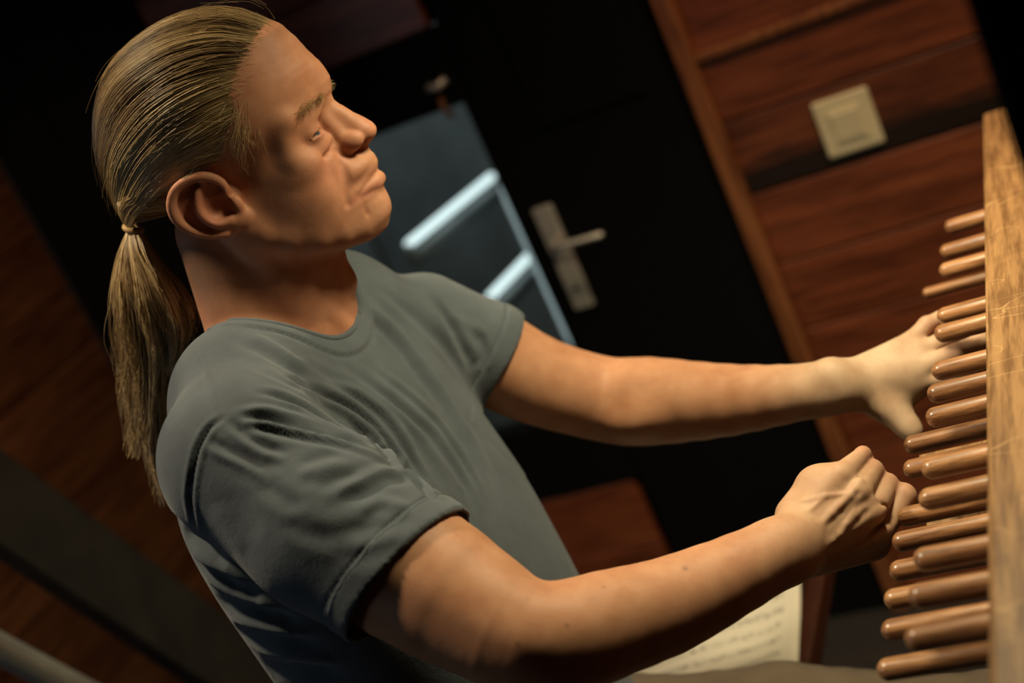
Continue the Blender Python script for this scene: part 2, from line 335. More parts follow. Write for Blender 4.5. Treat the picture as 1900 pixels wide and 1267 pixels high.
# ------------------------------------------------------------------ the man: implicit surfaces turned into one mesh
def V3(*a): return np.array(a, np.float32)
def smin(a, b, k):
    h = np.clip(0.5+0.5*(b-a)/k, 0, 1); return b*(1-h)+a*h-k*h*(1-h)
def smax(a, b, k): return -smin(-a, -b, k)
def cone(p, a, b, r1, r2):
    a = np.asarray(a, np.float32); b = np.asarray(b, np.float32); ba = b-a
    pa = p-a; t = np.clip((pa@ba)/float(ba@ba), 0, 1)
    q = pa-t[:, None]*ba; return np.sqrt((q*q).sum(1))-(r1+(r2-r1)*t)
def chain(p, pts, k=0.004):
    d = None
    for (a, ra), (b, rb) in zip(pts[:-1], pts[1:]):
        c = cone(p, a, b, ra, rb); d = c if d is None else smin(d, c, k)
    return d
def spline(pts, n=4):
    """denser smooth version of a chain of (point, radius)"""
    X = np.array([np.append(a, r_) for a, r_ in pts], float); X = np.vstack([2*X[0]-X[1], X, 2*X[-1]-X[-2]]); out = []
    for i in range(1, len(X)-2):
        for t in np.arange(n)/n:
            a, b, c, d = X[i-1:i+3]; out.append(0.5*(2*b+(c-a)*t+(2*a-5*b+4*c-d)*t*t+(3*b-a-3*c+d)*t**3))
    out.append(X[-2]); return [(o[:-1].astype(np.float32), float(o[-1])) for o in out]
def ell(p, c, r):
    q = p-np.asarray(c, np.float32); r = np.asarray(r, np.float32)
    k0 = np.sqrt(((q/r)**2).sum(1))+1e-9; k1 = np.sqrt(((q/(r*r))**2).sum(1))+1e-9
    return k0*(k0-1)/k1
def group(f, c, R):
    c = np.asarray(c, np.float32)
    def g(p):
        q = p-c; dist = np.sqrt((q*q).sum(1)); out = (dist-R+0.03).astype(np.float32); m = dist < R
        if m.any(): out[m] = f(p[m])
        return out
    return g
def mesh_sdf(f, lo, hi, h, slack=1.35):
    """narrow-band surface nets"""
    lo = np.asarray(lo, np.float64)
    def centres(idx, B): return (lo+(idx+0.5)*B*h).astype(np.float32)
    B = 16; n = np.ceil((np.asarray(hi)-lo)/(B*h)).astype(int)
    idx = np.stack(np.meshgrid(*[np.arange(k) for k in n], indexing='ij'), -1).reshape(-1, 3)
    while True:
        d = np.concatenate([f(centres(idx[i:i+400000], B)) for i in range(0, len(idx), 400000)])
        idx = idx[np.abs(d) < B*h*0.87*slack+h]
        if B == 4: break
        B //= 2
        off = np.stack(np.meshgrid([0, 1], [0, 1], [0, 1], indexing='ij'), -1).reshape(-1, 3)
        idx = (idx[:, None]*2+off).reshape(-1, 3)
    base = idx*4                                           # first cell of each 4-cell block
    g5 = np.stack(np.meshgrid(*[np.arange(5)]*3, indexing='ij'), -1).reshape(-1, 3)
    vals = np.empty((len(base), 125), np.float32)
    for i in range(0, len(base), 6000):
        pts = (lo+(base[i:i+6000, None]+g5)*h).reshape(-1, 3).astype(np.float32)
        vals[i:i+6000] = f(pts).reshape(-1, 125)
    vals = vals.reshape(-1, 5, 5, 5)
    corners = [vals[:, i:i+4, j:j+4, k:k+4] for i in (0, 1) for j in (0, 1) for k in (0, 1)]   # index i*4+j*2+k
    cs = np.stack(corners, -1); neg = (cs < 0); cnt = neg.sum(-1); act = (cnt > 0) & (cnt < 8)
    b, i, j, k = np.nonzero(act)
    cell = base[b]+np.stack([i, j, k], -1); cv = cs[b, i, j, k]
    offs = np.array([[a, c, e] for a in (0, 1) for c in (0, 1) for e in (0, 1)], np.float32)
    acc = np.zeros((len(cell), 3), np.float32); wsum = np.zeros(len(cell), np.float32)
    for u_ in range(8):
        for v_ in range(u_+1, 8):
            if np.abs(offs[u_]-offs[v_]).sum() != 1: continue
            a_, c_ = cv[:, u_], cv[:, v_]; m = (a_ < 0) != (c_ < 0); t = np.where(m, a_/(a_-c_+1e-20), 0)
            acc += np.where(m[:, None], offs[u_]+t[:, None]*(offs[v_]-offs[u_]), 0); wsum += m
    V = lo+(cell+acc/wsum[:, None])*h
    big = np.int64(1 << 20)
    key = (cell[:, 0].astype(np.int64)*big+cell[:, 1])*big+cell[:, 2]
    order = np.argsort(key); ks = key[order]
    def find(c):
        kk = (c[:, 0].astype(np.int64)*big+c[:, 1])*big+c[:, 2]
        q = np.clip(np.searchsorted(ks, kk), 0, len(ks)-1); return np.where(ks[q] == kk, order[q], -1)
    faces = []
    o0 = cv[:, 0] < 0
    for ax, ci in ((0, 4), (1, 2), (2, 1)):
        m = o0 != (cv[:, ci] < 0); c = cell[m]; u1 = np.zeros(3, int); v1 = np.zeros(3, int); u1[(ax+1) % 3] = 1; v1[(ax+2) % 3] = 1
        q = np.stack([find(c), find(c-u1), find(c-u1-v1), find(c-v1)], -1)
        fl_ = o0[m]; q[~fl_] = q[~fl_][:, ::-1]
        faces.append(q[(q >= 0).all(1)])
    return V.astype(np.float32), np.concatenate(faces)
def smooth_mesh(V, Fq, it, lam=0.5):
    e = np.concatenate([Fq[:, [0, 1]], Fq[:, [1, 2]], Fq[:, [2, 3]], Fq[:, [3, 0]]])
    deg = np.bincount(e.ravel(), minlength=len(V)).astype(np.float32)
    for _ in range(it):
        s = np.stack([np.bincount(e[:, 0], V[e[:, 1], a], len(V))+np.bincount(e[:, 1], V[e[:, 0], a], len(V)) for a in range(3)], -1)
        V = V+lam*(s/deg[:, None]-V)
    return V.astype(np.float32)
def normals(V, Fq):
    n = np.cross(V[Fq[:, 2]]-V[Fq[:, 0]], V[Fq[:, 3]]-V[Fq[:, 1]]); out = np.zeros_like(V)
    for c in range(4):
        for a in range(3): out[:, a] += np.bincount(Fq[:, c], n[:, a], len(V))
    return out/(np.linalg.norm(out, axis=1)[:, None]+1e-12)

# head frame: forward, to his right (towards the camera), up
def head_frame(px, py, d, al, psi, tau):
    al, psi, tau = np.radians([al, psi, tau]); k = ray(px, py); k = k/np.linalg.norm(k)
    rl = RGT-(RGT@k)*k; rl /= np.linalg.norm(rl); ul = np.cross(rl, k)
    if ul@UPV < 0: ul = -ul
    F0 = np.cos(al)*rl+np.sin(al)*ul; U0 = -np.sin(al)*rl+np.cos(al)*ul; R0 = -k
    F1 = np.cos(psi)*F0+np.sin(psi)*R0; R1 = np.cos(psi)*R0-np.sin(psi)*F0
    return P(px, py, d), F1, np.cos(tau)*R1-np.sin(tau)*U0, np.cos(tau)*U0+np.sin(tau)*R1
HO, HF, HR, HU = head_frame(430, 240, 1.25, 26, 18, 8)
HB = np.stack([HF, HR, HU], 1)                                       # columns
def to_head(p): return ((p-HO.astype(np.float32))@HB.astype(np.float32))*np.float32(1000)      # mm
def HP(f, s, u): return HO+HB@(np.array([f, s, u])/1000)
def head_px(px, py, s):
    k = ray(px, py); t = ((HO-CAM)@HR+s/1000)/(k@HR); return to_head((CAM+k*t)[None])[0]

PROFILE_PX = [(519, 47), (544, 70), (570, 98), (593, 117), (603, 131), (610, 143), (614, 164), (614, 173), (619, 187), (628, 193), (641, 201), (656, 210), (674, 218), (689, 227), (696, 235), (698, 242), (696, 251), (691, 259), (681, 267), (686, 278), (693, 286), (699, 295), (700, 305), (699, 314), (701, 317), (709, 320), (715, 330), (712, 338), (710, 349), (714, 358), (720, 366), (725, 379), (725, 391), (721, 407), (714, 417)]
def ear(q):
    """q in head mm with s measured on the ear's own side"""
    # plane of the ear leans out towards the back
    out = 65 + np.clip(-(q[:, 0]+4), -5, 60)*0.34
    z = q[:, 1]-out; e2 = np.stack([q[:, 0], z, q[:, 2]], 1).astype(np.float32)
    d = ell(e2, (-29, -1, -36), (24, 4.0, 26))                        # plate
    d = smin(d, ell(e2, (-20, 0.5, -60), (16, 4.5, 9)), 5)             # lobe
    d = smin(d, ell(e2, (-9, 0, -62), (9, 5, 7)), 6)
    d = smax(d, -chain(e2, spline([(V3(-20, 7, -17), 3.4), (V3(-36, 7, -19), 4.6), (V3(-44.5, 7, -28), 5.0), (V3(-45, 7, -40), 4.6), (V3(-38, 6.5, -51), 3.2)])), 3)      # scapha
    d = smin(d, chain(e2, spline([(V3(-19, -1, -45), 1.6), (V3(-11, 2, -38), 2.6), (V3(-8, 4, -27), 3.4), (V3(-15, 5, -16), 3.9), (V3(-28, 5, -10.8), 4.0), (V3(-42, 5, -13), 4.1), (V3(-51, 5, -23), 4.1), (V3(-53, 4.5, -36), 3.8), (V3(-48, 4, -49), 3.4), (V3(-38, 3, -60), 3.2), (V3(-26, 2, -66), 3.6)]), 1.2), 2.5)      # helix
    d = smin(d, chain(e2, spline([(V3(-22, 2.5, -19), 2.0), (V3(-29, 4, -25), 3.0), (V3(-34, 5, -36), 3.4), (V3(-32.5, 5.5, -47), 3.6), (V3(-26, 5.5, -55), 3.4), (V3(-17, 4, -57.5), 3.2)]), 1.2), 3.5)                               # antihelix
    d = smax(d, -ell(e2, (-20, 7, -43), (9.5, 10, 11)), 3)              # concha
    d = smax(d, -ell(e2, (-17, 6, -30), (6, 5.5, 6)), 3)
    d = smin(d, ell(e2, (-6, 3, -48), (4.5, 4.2, 7)), 4)                # tragus
    return smin(d, ell(e2, (-18, -9, -42), (16, 8, 18)), 4)
def face_raw(q):
    """skull and face without the profile fit; q in head mm"""
    s = np.abs(q[:, 1]); m = np.stack([q[:, 0], s, q[:, 2]], 1).astype(np.float32)
    d = ell(m, (-14, 0, 20), (101, 73, 81))
    d = smin(d, ell(m, (20, 0, 4), (70, 58, 62)), 18)                   # forehead and temple
    d = smin(d, ell(m, (26, 0, -50), (50, 55, 62)), 14)                 # mid face
    d = smin(d, ell(m, (42, 0, -92), (48, 46, 40)), 18)                 # mouth block
    jaw = chain(m, spline([(V3(-10, 54, -62), 12), (V3(-4, 52, -86), 14), (V3(32, 40, -110), 14), (V3(64, 18, -121), 15), (V3(74, 0, -122), 16)], 2), 8)
    d = smin(d, jaw, 16)
    d = smin(d, ell(m, (20, 42, -70), (46, 20, 44)), 14)                # cheek
    d = smin(d, ell(m, (80, 0, -118), (17, 21, 17)), 9)                 # chin
    d = smin(d, ell(m, (47, 42, -48), (23, 15, 14)), 12)                # cheekbone
    d = smin(d, ell(m, (62, 14, -62), (21, 22, 28)), 10)                # upper jaw beside the nose
    d = smin(d, cone(m, (54, 43, -8), (50, 47, -36), 10, 9), 12)        # outer rim of the orbit
    d = smin(d, cone(m, (80, 12, -4), (60, 43, -8), 9, 8), 9)          # brow ridge
    d = smin(d, ell(m, (84, 0, 4), (12, 16, 14)), 12)                   # glabella
    k_ = (m[:, 0] > 42) & (m[:, 2] < 12) & (m[:, 2] > -122)
    if k_.any(): d[k_] = features(m[k_], d[k_])
    return d
def features(m, d):
    """eyes, nose and mouth cut into and laid onto the face"""
    d = smax(d, -ell(m, (88, 27, -28), (16, 16, 12)), 6)                # orbit
    # eyelids
    d = smin(d, ell(m, (65.5, 29.5, -28), (14.0, 14.5, 13.5)), 4)
    d = smin(d, chain(m, spline([(V3(79, 20, -14), 5), (V3(73.5, 30, -15), 6.2), (V3(62, 40, -20), 6.4), (V3(49, 47, -28), 5)]), 3), 5)   # hooded fold of the upper lid
    d = smin(d, chain(m, spline([(V3(76, 21, -40), 4.0), (V3(70, 31, -42), 5.0), (V3(59, 41, -40), 4.6)]), 3), 5)                         # bag under the eye
    _w = (m[:, 1]-29.5)/13.0; gap = 1.75*(1-_w**2); u0 = -31.0+0.9*(1-_w**2)+0.6*_w                                              # almond opening of the lids
    d = smax(d, -np.maximum(np.abs(m[:, 2]-u0)-gap, np.maximum(67-m[:, 0], np.abs(_w)*13-13)), 0.9)
    d = smax(d, -chain(m, spline([(V3(79, 21, -46), 0.2), (V3(76.5, 26, -49), 0.6), (V3(72.5, 34, -50.5), 0.7), (V3(64.5, 41, -49), .2)])), 4.5)                # crease under the bag
    # nose
    nose = chain(m, spline([(V3(84, 0, -8), 8), (V3(90, 0, -24), 7.6), (V3(97, 0, -40), 8.6), (V3(102, 0, -51), 11.5)]), 3)
    nose = smin(nose, cone(m, (79, 7, -18), (86, 10, -46), 6, 7.5), 8)
    nose = smin(nose, ell(m, (92, 13.6, -53), (12, 7.2, 8.8)), 3)
    nose = smin(nose, cone(m, (105, 0, -56), (94, 0, -64), 5.5, 5), 4)
    nose = smin(nose, ell(m, (104, 4.5, -53), (8, 6, 7)), 4)
    nose = smax(nose, -ell(m, (99, 8.2, -61.5), (7.5, 3.9, 5.5)), 2.0)   # nostril
    d = smin(d, nose, 5)
    d = smax(d, -chain(m, spline([(V3(98, 17.5, -43), 0.8), (V3(88, 21, -44.5), 1.6), (V3(81, 22.2, -52), 1.8), (V3(82, 20.5, -61), 1.4)])), 2.5)          # alar groove
    # lips
    d = smin(d, ell(m, (79, 0, -76), (17, 28, 15)), 8)
    d = smin(d, chain(m, spline([(V3(94, 0, -83.5), 5.4), (V3(90.5, 11, -84.5), 4.8), (V3(79, 25, -91), 3.2)]), 2), 4)
    d = smin(d, chain(m, spline([(V3(95, 0, -94.5), 6.0), (V3(90.5, 11, -95), 5.0), (V3(79.5, 24, -94), 3.0)]), 2), 4)
    d = smax(d, -chain(m, spline([(V3(102, 0, -88.6), 1.5), (V3(98, 11, -89), 1.5), (V3(86, 24.5, -92), 1.7), (V3(80, 29, -96), 1.0)])), 1.3)   # mouth line
    d = smax(d, -ell(m, (101, 0, -107), (8, 20, 5)), 6)                  # under the lower lip
    d = smax(d, -chain(m, spline([(V3(83, 30, -95), 1.0), (V3(81, 31, -104), 1.8), (V3(79, 29, -113), 0.8)])), 4)            # line down from the mouth corner
    d = smax(d, -chain(m, spline([(V3(80, 25, -52), 1.0), (V3(80, 30, -66), 1.8), (V3(76, 35, -82), 1.6), (V3(70, 38, -96), .8)])), 6)     # nasolabial fold
    return d
# fit of the midline to the profile seen in the photograph
_pp = np.array([head_px(x, y, 0.0)[[0, 2]] for x, y in PROFILE_PX]); _o = np.argsort(_pp[:, 1]); _pu, _pf = _pp[_o, 1], _pp[_o, 0]
_us = np.arange(-140, 62, 1.0, dtype=np.float32); _ft = np.interp(_us, _pu, _pf)
_fs = np.zeros_like(_us)
for _i, _u in enumerate(_us):
    fx = np.arange(125, 40, -0.5, dtype=np.float32); dd = face_raw(np.stack([fx, 0*fx, 0*fx+_u], 1)); _k = np.argmax(dd < 0)
    _fs[_i] = fx[_k]+0.5*dd[_k]/(dd[_k]-dd[_k-1]+1e-9)*-1 if _k > 0 else _ft[_i]
_DEL = np.convolve(np.pad(np.clip(_ft-_fs, -10, 10), 2, mode='edge'), [.1, .2, .4, .2, .1], 'valid')
_DEL *= np.clip((_us+140)/8, 0, 1)
print('profile fit mm: max %.1f mean %.1f' % (np.abs(_DEL).max(), np.abs(_DEL).mean()))
def face(q):
    de = np.interp(q[:, 2], _us, _DEL, left=0, right=_DEL[-1]).astype(np.float32)
    sig = np.interp(q[:, 2], [-130, -105, -80, -60, -30, -10, 10, 60], [30, 26, 26, 15, 12, 18, 40, 55])
    wgt = np.exp(-(q[:, 1]/sig)**2)*np.clip((q[:, 0]-30)/45, 0, 1)
    q2 = q.copy(); q2[:, 0] = q[:, 0]-de*wgt
    return face_raw(q2)
NB = HP(-38, 0, -212)                                                  # base of the neck
def head_group(p):
    q = to_head(p)
    d = face(q)
    m = np.stack([q[:, 0], np.abs(q[:, 1]), q[:, 2]], 1).astype(np.float32)
    nk = chain(q, [(V3(-28, 0, -60), 54), (V3(-30, 0, -130), 56), (V3(-40, 0, -175), 54), (V3(-50, 0, -235), 60)], 20)
    nk = smin(nk, cone(q, (10, 0, -130), (-20, 0, -200), 26, 32), 14)
    nk = smin(nk, ell(q, (20, 0, -166), (13, 11, 15)), 8)               # larynx
    nk = smin(nk, cone(m, (-24, 57, -72), (8, 15, -222), 12, 10), 6)     # neck muscle from behind the ear
    nk = smin(nk, cone(m, (-62, 30, -70), (-75, 70, -215), 24, 34), 20) # back of the neck
    d = smin(d, nk, 12)
    q3 = q.copy(); q3[:, 1] = m[:, 1]
    near = (m[:, 1] > 48) & (q[:, 0] < 14) & (q[:, 0] > -75) & (q[:, 2] < 10) & (q[:, 2] > -90)
    if near.any(): d[near] = smin(d[near], ear(q3[near]), 3.0)
    return (d*0.001).astype(np.float32)
# arms: pixel, depth and radius of stations along the limb
RARM = [((480, 850, 1.145), .047), ((610, 950, 1.12), .050), ((752, 1052, 1.10), .0555), ((885, 1135, 1.075), .0468), ((975, 1183, 1.06), .040), ((1060, 1180, 1.065), .0395), ((1132, 1157, 1.08), .0385), ((1230, 1127, 1.10), .0355), ((1322, 1086, 1.115), .0315), ((1420, 1037, 1.13), .027), ((1470, 1010, 1.14), .0255)]
LARM = [((785, 580, 1.45), .046), ((900, 655, 1.47), .048), ((1000, 707, 1.485), .0445), ((1130, 742, 1.50), .0425), ((1210, 744, 1.475), .0435), ((1350, 742, 1.425), .0345), ((1490, 727, 1.38), .0255), ((1560, 716, 1.36), .0245)]
def limb(L, n=3): return [(P(*a), r_) for a, r_ in L]
RA, LA = limb(RARM), limb(LARM)
RS, LS = RA[0][0], LA[0][0]
RAs, LAs = spline(RA, 2), spline(LA, 3)
def PX(L): return [(P(x, y, d), r_) for x, y, d, r_ in L]
# right hand: loosely closed, its back to the camera
R_FING = [PX([(1474, 985, 1.15, .012), (1560, 884, 1.163, .0112), (1601, 843, 1.190, .0068), (1614, 866, 1.212, .0070), (1602, 886, 1.215, .0065)]),
          PX([(1482, 1000, 1.147, .012), (1592, 915, 1.156, .0112), (1617, 874, 1.188, .0100), (1640, 900, 1.212, .0088), (1624, 915, 1.215, .0078)]),
          PX([(1488, 1016, 1.145, .012), (1617, 950, 1.155, .0106), (1645, 900, 1.188, .0100), (1664, 925, 1.208, .0085), (1645, 940, 1.212, .0075)]),
          PX([(1494, 1032, 1.147, .012), (1636, 990, 1.166, .0085), (1675, 921, 1.186, .0112), (1690, 945, 1.205, .0085), (1670, 960, 1.21, .007)])]
def rhand_base(p):
    d = None
    for k, F in enumerate(R_FING):
        meta = cone(p, F[0][0], F[1][0], .0120, F[1][1]*1.02); d = meta if d is None else smin(d, meta, .007)
    d = smin(d, cone(p, P(1490, 985, 1.168), P(1590, 930, 1.19), .020, .019), .012)      # palm
    d = smin(d, cone(p, P(1505, 1030, 1.165), P(1618, 1005, 1.185), .018, .016), .012)   # heel of the hand
    d = smin(d, chain(p, PX([(1475, 955, 1.165, .016), (1510, 905, 1.18, .0145), (1548, 893, 1.20, .012), (1590, 915, 1.215, .010)])), .010)   # thumb
    d = smin(d, ell(p, P(1528, 900, 1.172), (.017, .017, .017)), .012)
    for k, F in enumerate(R_FING):
        fg = chain(p, F[1:], .003); d = smin(d, fg, .0022)
    return d
def on_surface(f, px, py, d0, d1):
    k = ray(px, py); t = np.arange(d0, d1, 0.0005); q = (CAM+k*t[:, None]).astype(np.float32); v = f(q); i = np.argmax(v < 0); return q[i]
_n = CAM-P(1570, 960, 1.15); _n = _n/np.linalg.norm(_n)
def _lines(L, r, off): return [[(on_surface(rhand_base, x, y, 1.05, 1.25)+_n*off, r) for x, y in l] for l in L]
R_TEND = _lines([[(1509, 989), (1544, 953), (1577, 920), (1596, 893)], [(1522, 1019), (1558, 992), (1588, 955), (1618, 928)], [(1540, 1030), (1575, 1006), (1605, 984), (1640, 945)], [(1590, 1018), (1620, 1000), (1646, 980)]], .0024, -.0014)
R_VEIN = _lines([[(1490, 930), (1533, 920), (1568, 917)], [(1555, 1010), (1569, 972), (1585, 945)], [(1515, 1012), (1545, 1002), (1566, 1008)], [(1460, 1030), (1490, 1022), (1512, 1000)], [(1475, 960), (1505, 945), (1530, 922)]], .0015, -.0006)
R_FURR = _lines([[(1530, 975), (1560, 948), (1590, 915)], [(1545, 1012), (1575, 982), (1605, 948)], [(1575, 1022), (1605, 1000), (1632, 972)], [(1634, 930), (1646, 945), (1652, 962)]], .0026, .0018)
def rhand(p):
    d = rhand_base(p)
    for L in R_FURR: d = smax(d, -chain(p, L, .002), .003)
    for L in R_TEND: d = smin(d, chain(p, L, .002), .004)
    for L in R_VEIN: d = smin(d, chain(p, L, .002), .0022)
    return d
L_FING = [PX([(1580, 722, 1.36, .011), (1706, 708, 1.355, .0105), (1765, 697, 1.34, .0088), (1805, 692, 1.35, .0078), (1828, 692, 1.36, .007)]),
          PX([(1580, 712, 1.36, .011), (1712, 682, 1.352, .0110), (1772, 655, 1.335, .0090), (1815, 636, 1.34, .0080), (1842, 626, 1.35, .007)]),
          PX([(1580, 702, 1.362, .011), (1706, 656, 1.36, .0105), (1755, 628, 1.36, .0085), (1800, 612, 1.365, .0075), (1825, 605, 1.37, .007)]),
          PX([(1580, 693, 1.366, .011), (1690, 635, 1.37, .0095), (1719, 602, 1.372, .0078), (1745, 590, 1.375, .0070), (1765, 590, 1.38, .0065)])]
def lhand(p):
    d = None
    for F in L_FING:
        meta = cone(p, F[0][0], F[1][0], .0125, F[1][1]*1.1); d = meta if d is None else smin(d, meta, .012)
    d = smin(d, cone(p, P(1600, 715, 1.372), P(1690, 680, 1.375), .016, .014), .012)
    d = smin(d, chain(p, spline(PX([(1590, 728, 1.362, .014), (1645, 757, 1.355, .0130), (1674, 780, 1.35, .0118), (1692, 800, 1.345, .0104)]), 3)), .012)
    d = smin(d, cone(p, P(1645, 748, 1.36), P(1690, 728, 1.36), .010, .010), .016)
    for F in L_FING: d = smin(d, chain(p, F[1:], .003), .0035)
    for F in L_FING:
        a, b = F[0][0], F[1][0]; n = np.array([0, -.35, .94])
        d = smin(d, chain(p, [(a+n*.0100, .002), (b+n*.0095, .0028)], .002), .003)
    return d
SECT = np.array([[1.085, -.745, 1.076, .055, .080], [1.04, -.745, 1.060, .090, .155], [.99, -.738, 1.050, .106, .175], [.92, -.730, 1.045, .116, .172], [.84, -.720, 1.045, .125, .166], [.74, -.717, 1.05, .127, .160], [.60, -.715, 1.05, .125, .165], [.46, -.70, 1.05, .12, .17]])[::-1]
_zz = np.linspace(.40, 1.12, 145); SECT = np.stack([_zz]+[np.convolve(np.pad(np.interp(_zz, SECT[:, 0], SECT[:, i]), 9, mode='edge'), np.hanning(21)[1:-1]/np.hanning(21).sum(), 'valid') for i in range(1, 5)], 1)
def torso(p, grow=0.0):
    z = p[:, 2]; cx, cy, a, b = [np.interp(z, SECT[:, 0], SECT[:, i]).astype(np.float32) for i in (1, 2, 3, 4)]
    a = a+grow; b = b+grow
    k = ((np.abs(p[:, 0]-cx)/a)**2.3+(np.abs(p[:, 1]-cy)/b)**2.3)**(1/2.3)
    d = (k-1)*np.minimum(a, b)
    return smax(smax(d, z-1.085-grow, .03), .44-z, .02)
def shoulders(p, grow=0.0):
    d = chain(p, [(RS+np.array([-.018, .01, .002]), .062+grow), (RS*.5+NB*.5+np.array([-.035, 0, .008]), .060+grow), (NB+np.array([-.02, 0, -.01]), .055+grow)], .03)
    e = chain(p, [(LS+np.array([0, -.015, -.030]), .046+grow), (LS*.5+NB*.5+np.array([-.026, .006, .024]), .050+grow), (NB+np.array([-.02, 0, -.01]), .055+grow)], .03)
    return smin(d, e, .03)
g_head = group(head_group, HP(-10, 0, -60), 0.26)
def arm_r(p): return smin(chain(p, RA, .02), rhand(p), .012)
def arm_l(p): return smin(chain(p, LA, .02), lhand(p), .012)
g_rhand = group(rhand, P(1580, 950, 1.17), 0.13); g_lhand = group(lhand, P(1680, 690, 1.36), 0.16)
def pieces(C, extra, parts=3):
    """a limb as a few short groups, so that each point only meets the stations near it"""
    out = []; n = len(C)-1
    for k in range(parts):
        a, b = k*n//parts, (k+1)*n//parts; seg = C[max(0, a-1):b+2]; X = np.array([q for q, _ in seg]); c = (X.max(0)+X.min(0))/2
        out.append(group((lambda seg: lambda p: chain(p, seg, .008))(seg), c, np.linalg.norm(X-c, axis=1).max()+.10))
    def f(p):
        d = None
        for g in out: e = g(p); d = e if d is None else np.minimum(d, e)
        return d
    return f
def ra_x(p): return np.minimum(cone(p, RA[4][0]+np.array([.0, .0, -.008]), RA[7][0]+np.array([0, 0, -.012]), .026, .018), ell(p, P(1478, 1042, 1.135), (.013, .013, .011)))   # forearm muscle, wrist bone
def la_x(p): return np.minimum(ell(p, P(1541, 690, 1.352), (.011, .011, .011)), ell(p, P(1185, 772, 1.452), (.036, .022, .018)))
_ra, _la = pieces(RAs, None), pieces(LAs, None)
g_rx = group(ra_x, P(1230, 1120, 1.10), .20); g_lx = group(la_x, P(1350, 740, 1.41), .20)
def ra_base(p): return smin(_ra(p), g_rx(p), .014)
def g_ra(p): return ra_base(p)
def g_la(p): return smin(_la(p), g_lx(p), .016)
def body_sdf(p):
    d = smin(torso(p, -0.012), shoulders(p, -0.010), .03)
    d = smin(d, g_head(p), .02)
    d = smin(d, smin(g_ra(p), g_rhand(p), .010), .02)
    return smin(d, smin(g_la(p), g_lhand(p), .010), .02)
import time; _t0 = time.time()
BV, BF = mesh_sdf(body_sdf, (-0.90, 0.66, 0.42), (-0.05, 1.50, 1.42), 0.0015)
BV = smooth_mesh(BV, BF, 1, 0.35)
print('body', len(BV), 'verts', round(time.time()-_t0, 1), 's')

man = empty('person', (-0.69, 1.05, FZ)); tag(man, 'man with a long blond ponytail in a grey-blue t-shirt playing wooden keyboard batons', 'person')
def vcol(me, name, rgb):
    a = me.color_attributes.new(name, 'FLOAT_COLOR', 'POINT'); a.data.foreach_set('color', np.concatenate([rgb, np.ones((len(rgb), 1))], 1).astype(np.float32).ravel())
def skin_mat():
    m, nd, lk, bs = new_mat('skin')
    at = nd.new('ShaderNodeAttribute'); at.attribute_name = 'tone'
    n1 = noise(nd, lk, mapping(nd, lk, (1, 1, 1)), 38, 5, 0.6)
    r1 = ramp(nd, [(0.28, (0.78, 0.68, 0.62)), (0.68, (1.0, 1.0, 1.0))]); lk.new(n1.outputs[0], r1.inputs[0])
    mx = nd.new('ShaderNodeMixRGB'); mx.blend_type = 'MULTIPLY'; mx.inputs[0].default_value = 1
    lk.new(at.outputs['Color'], mx.inputs[1]); lk.new(r1.outputs[0], mx.inputs[2]); lk.new(mx.outputs[0], bs.inputs['Base Color'])
    bs.inputs['Roughness'].default_value = 0.55; bs.inputs['Specular IOR Level'].default_value = 0.25
    bs.inputs['Subsurface Weight'].default_value = 0.12; bs.inputs['Subsurface Radius'].default_value = (1.0, 0.35, 0.2); bs.inputs['Subsurface Scale'].default_value = 0.004
    n2 = noise(nd, lk, mapping(nd, lk, (1, 1, 1)), 900, 2); n3 = noise(nd, lk, mapping(nd, lk, (1, 1, 1)), 170, 3)
    ad = nd.new('ShaderNodeMath'); ad.operation = 'ADD'; lk.new(n2.outputs[0], ad.inputs[0]); lk.new(n3.outputs[0], ad.inputs[1])
    bump(nd, lk, ad.outputs[0], bs, 0.10, 0.0010)
    return m
SKIN = skin_mat()
bq = to_head(BV); ab = np.abs(bq[:, 1])
tone = np.tile(np.array([0.52, 0.235, 0.132]), (len(BV), 1))
def blotch(c, r, colr, amt):
    global tone
    k = amt*np.exp(-((np.stack([bq[:, 0], ab, bq[:, 2]], 1)-np.array(c))**2/np.array(r)**2).sum(1)); tone = tone*(1-k[:, None])+np.array(colr)*k[:, None]
for c, r_, cc, am in (((70, 40, -62), (28, 22, 22), (0.50, 0.20, 0.12), .7), ((108, 0, -50), (16, 16, 14), (0.50, 0.20, 0.12), .6), ((-30, 78, -38), (26, 18, 34), (0.50, 0.18, 0.11), .8),
                      ((74, 30, -30), (12, 16, 8), (0.36, 0.15, 0.10), .6), ((86, 20, -97), (20, 30, 4.5), (0.42, 0.14, 0.10), .7), ((90, 0, -84.5), (16, 22, 3), (0.42, 0.15, 0.11), .5),
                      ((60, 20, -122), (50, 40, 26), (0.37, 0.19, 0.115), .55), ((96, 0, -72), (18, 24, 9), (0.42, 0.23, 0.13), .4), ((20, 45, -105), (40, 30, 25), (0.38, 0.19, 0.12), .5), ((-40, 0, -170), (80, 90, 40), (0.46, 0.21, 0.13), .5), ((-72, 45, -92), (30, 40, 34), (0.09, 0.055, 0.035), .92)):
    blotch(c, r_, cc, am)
_fk = np.clip((np.sqrt(((BV-HP(0, 0, -60))**2).sum(1))-.16)/.10, 0, 1)[:, None]; tone = tone*(1-_fk)+np.array([0.49, 0.240, 0.130])*_fk*0.9+tone*_fk*.1     # arms
for _c, _r, _a in ((P(1580, 950, 1.17), .085, .5), (P(1660, 690, 1.36), .10, .85)):                                       # hands painted paler, with the overexposed look of the lamplight in the colour
    _k = (_a*np.exp(-np.clip(np.sqrt(((BV-_c)**2).sum(1))-_r*.6, 0, 1)**2/(.05**2)))[:, None]; tone = tone*(1-_k)+np.array([0.50, 0.355, 0.235])*_k
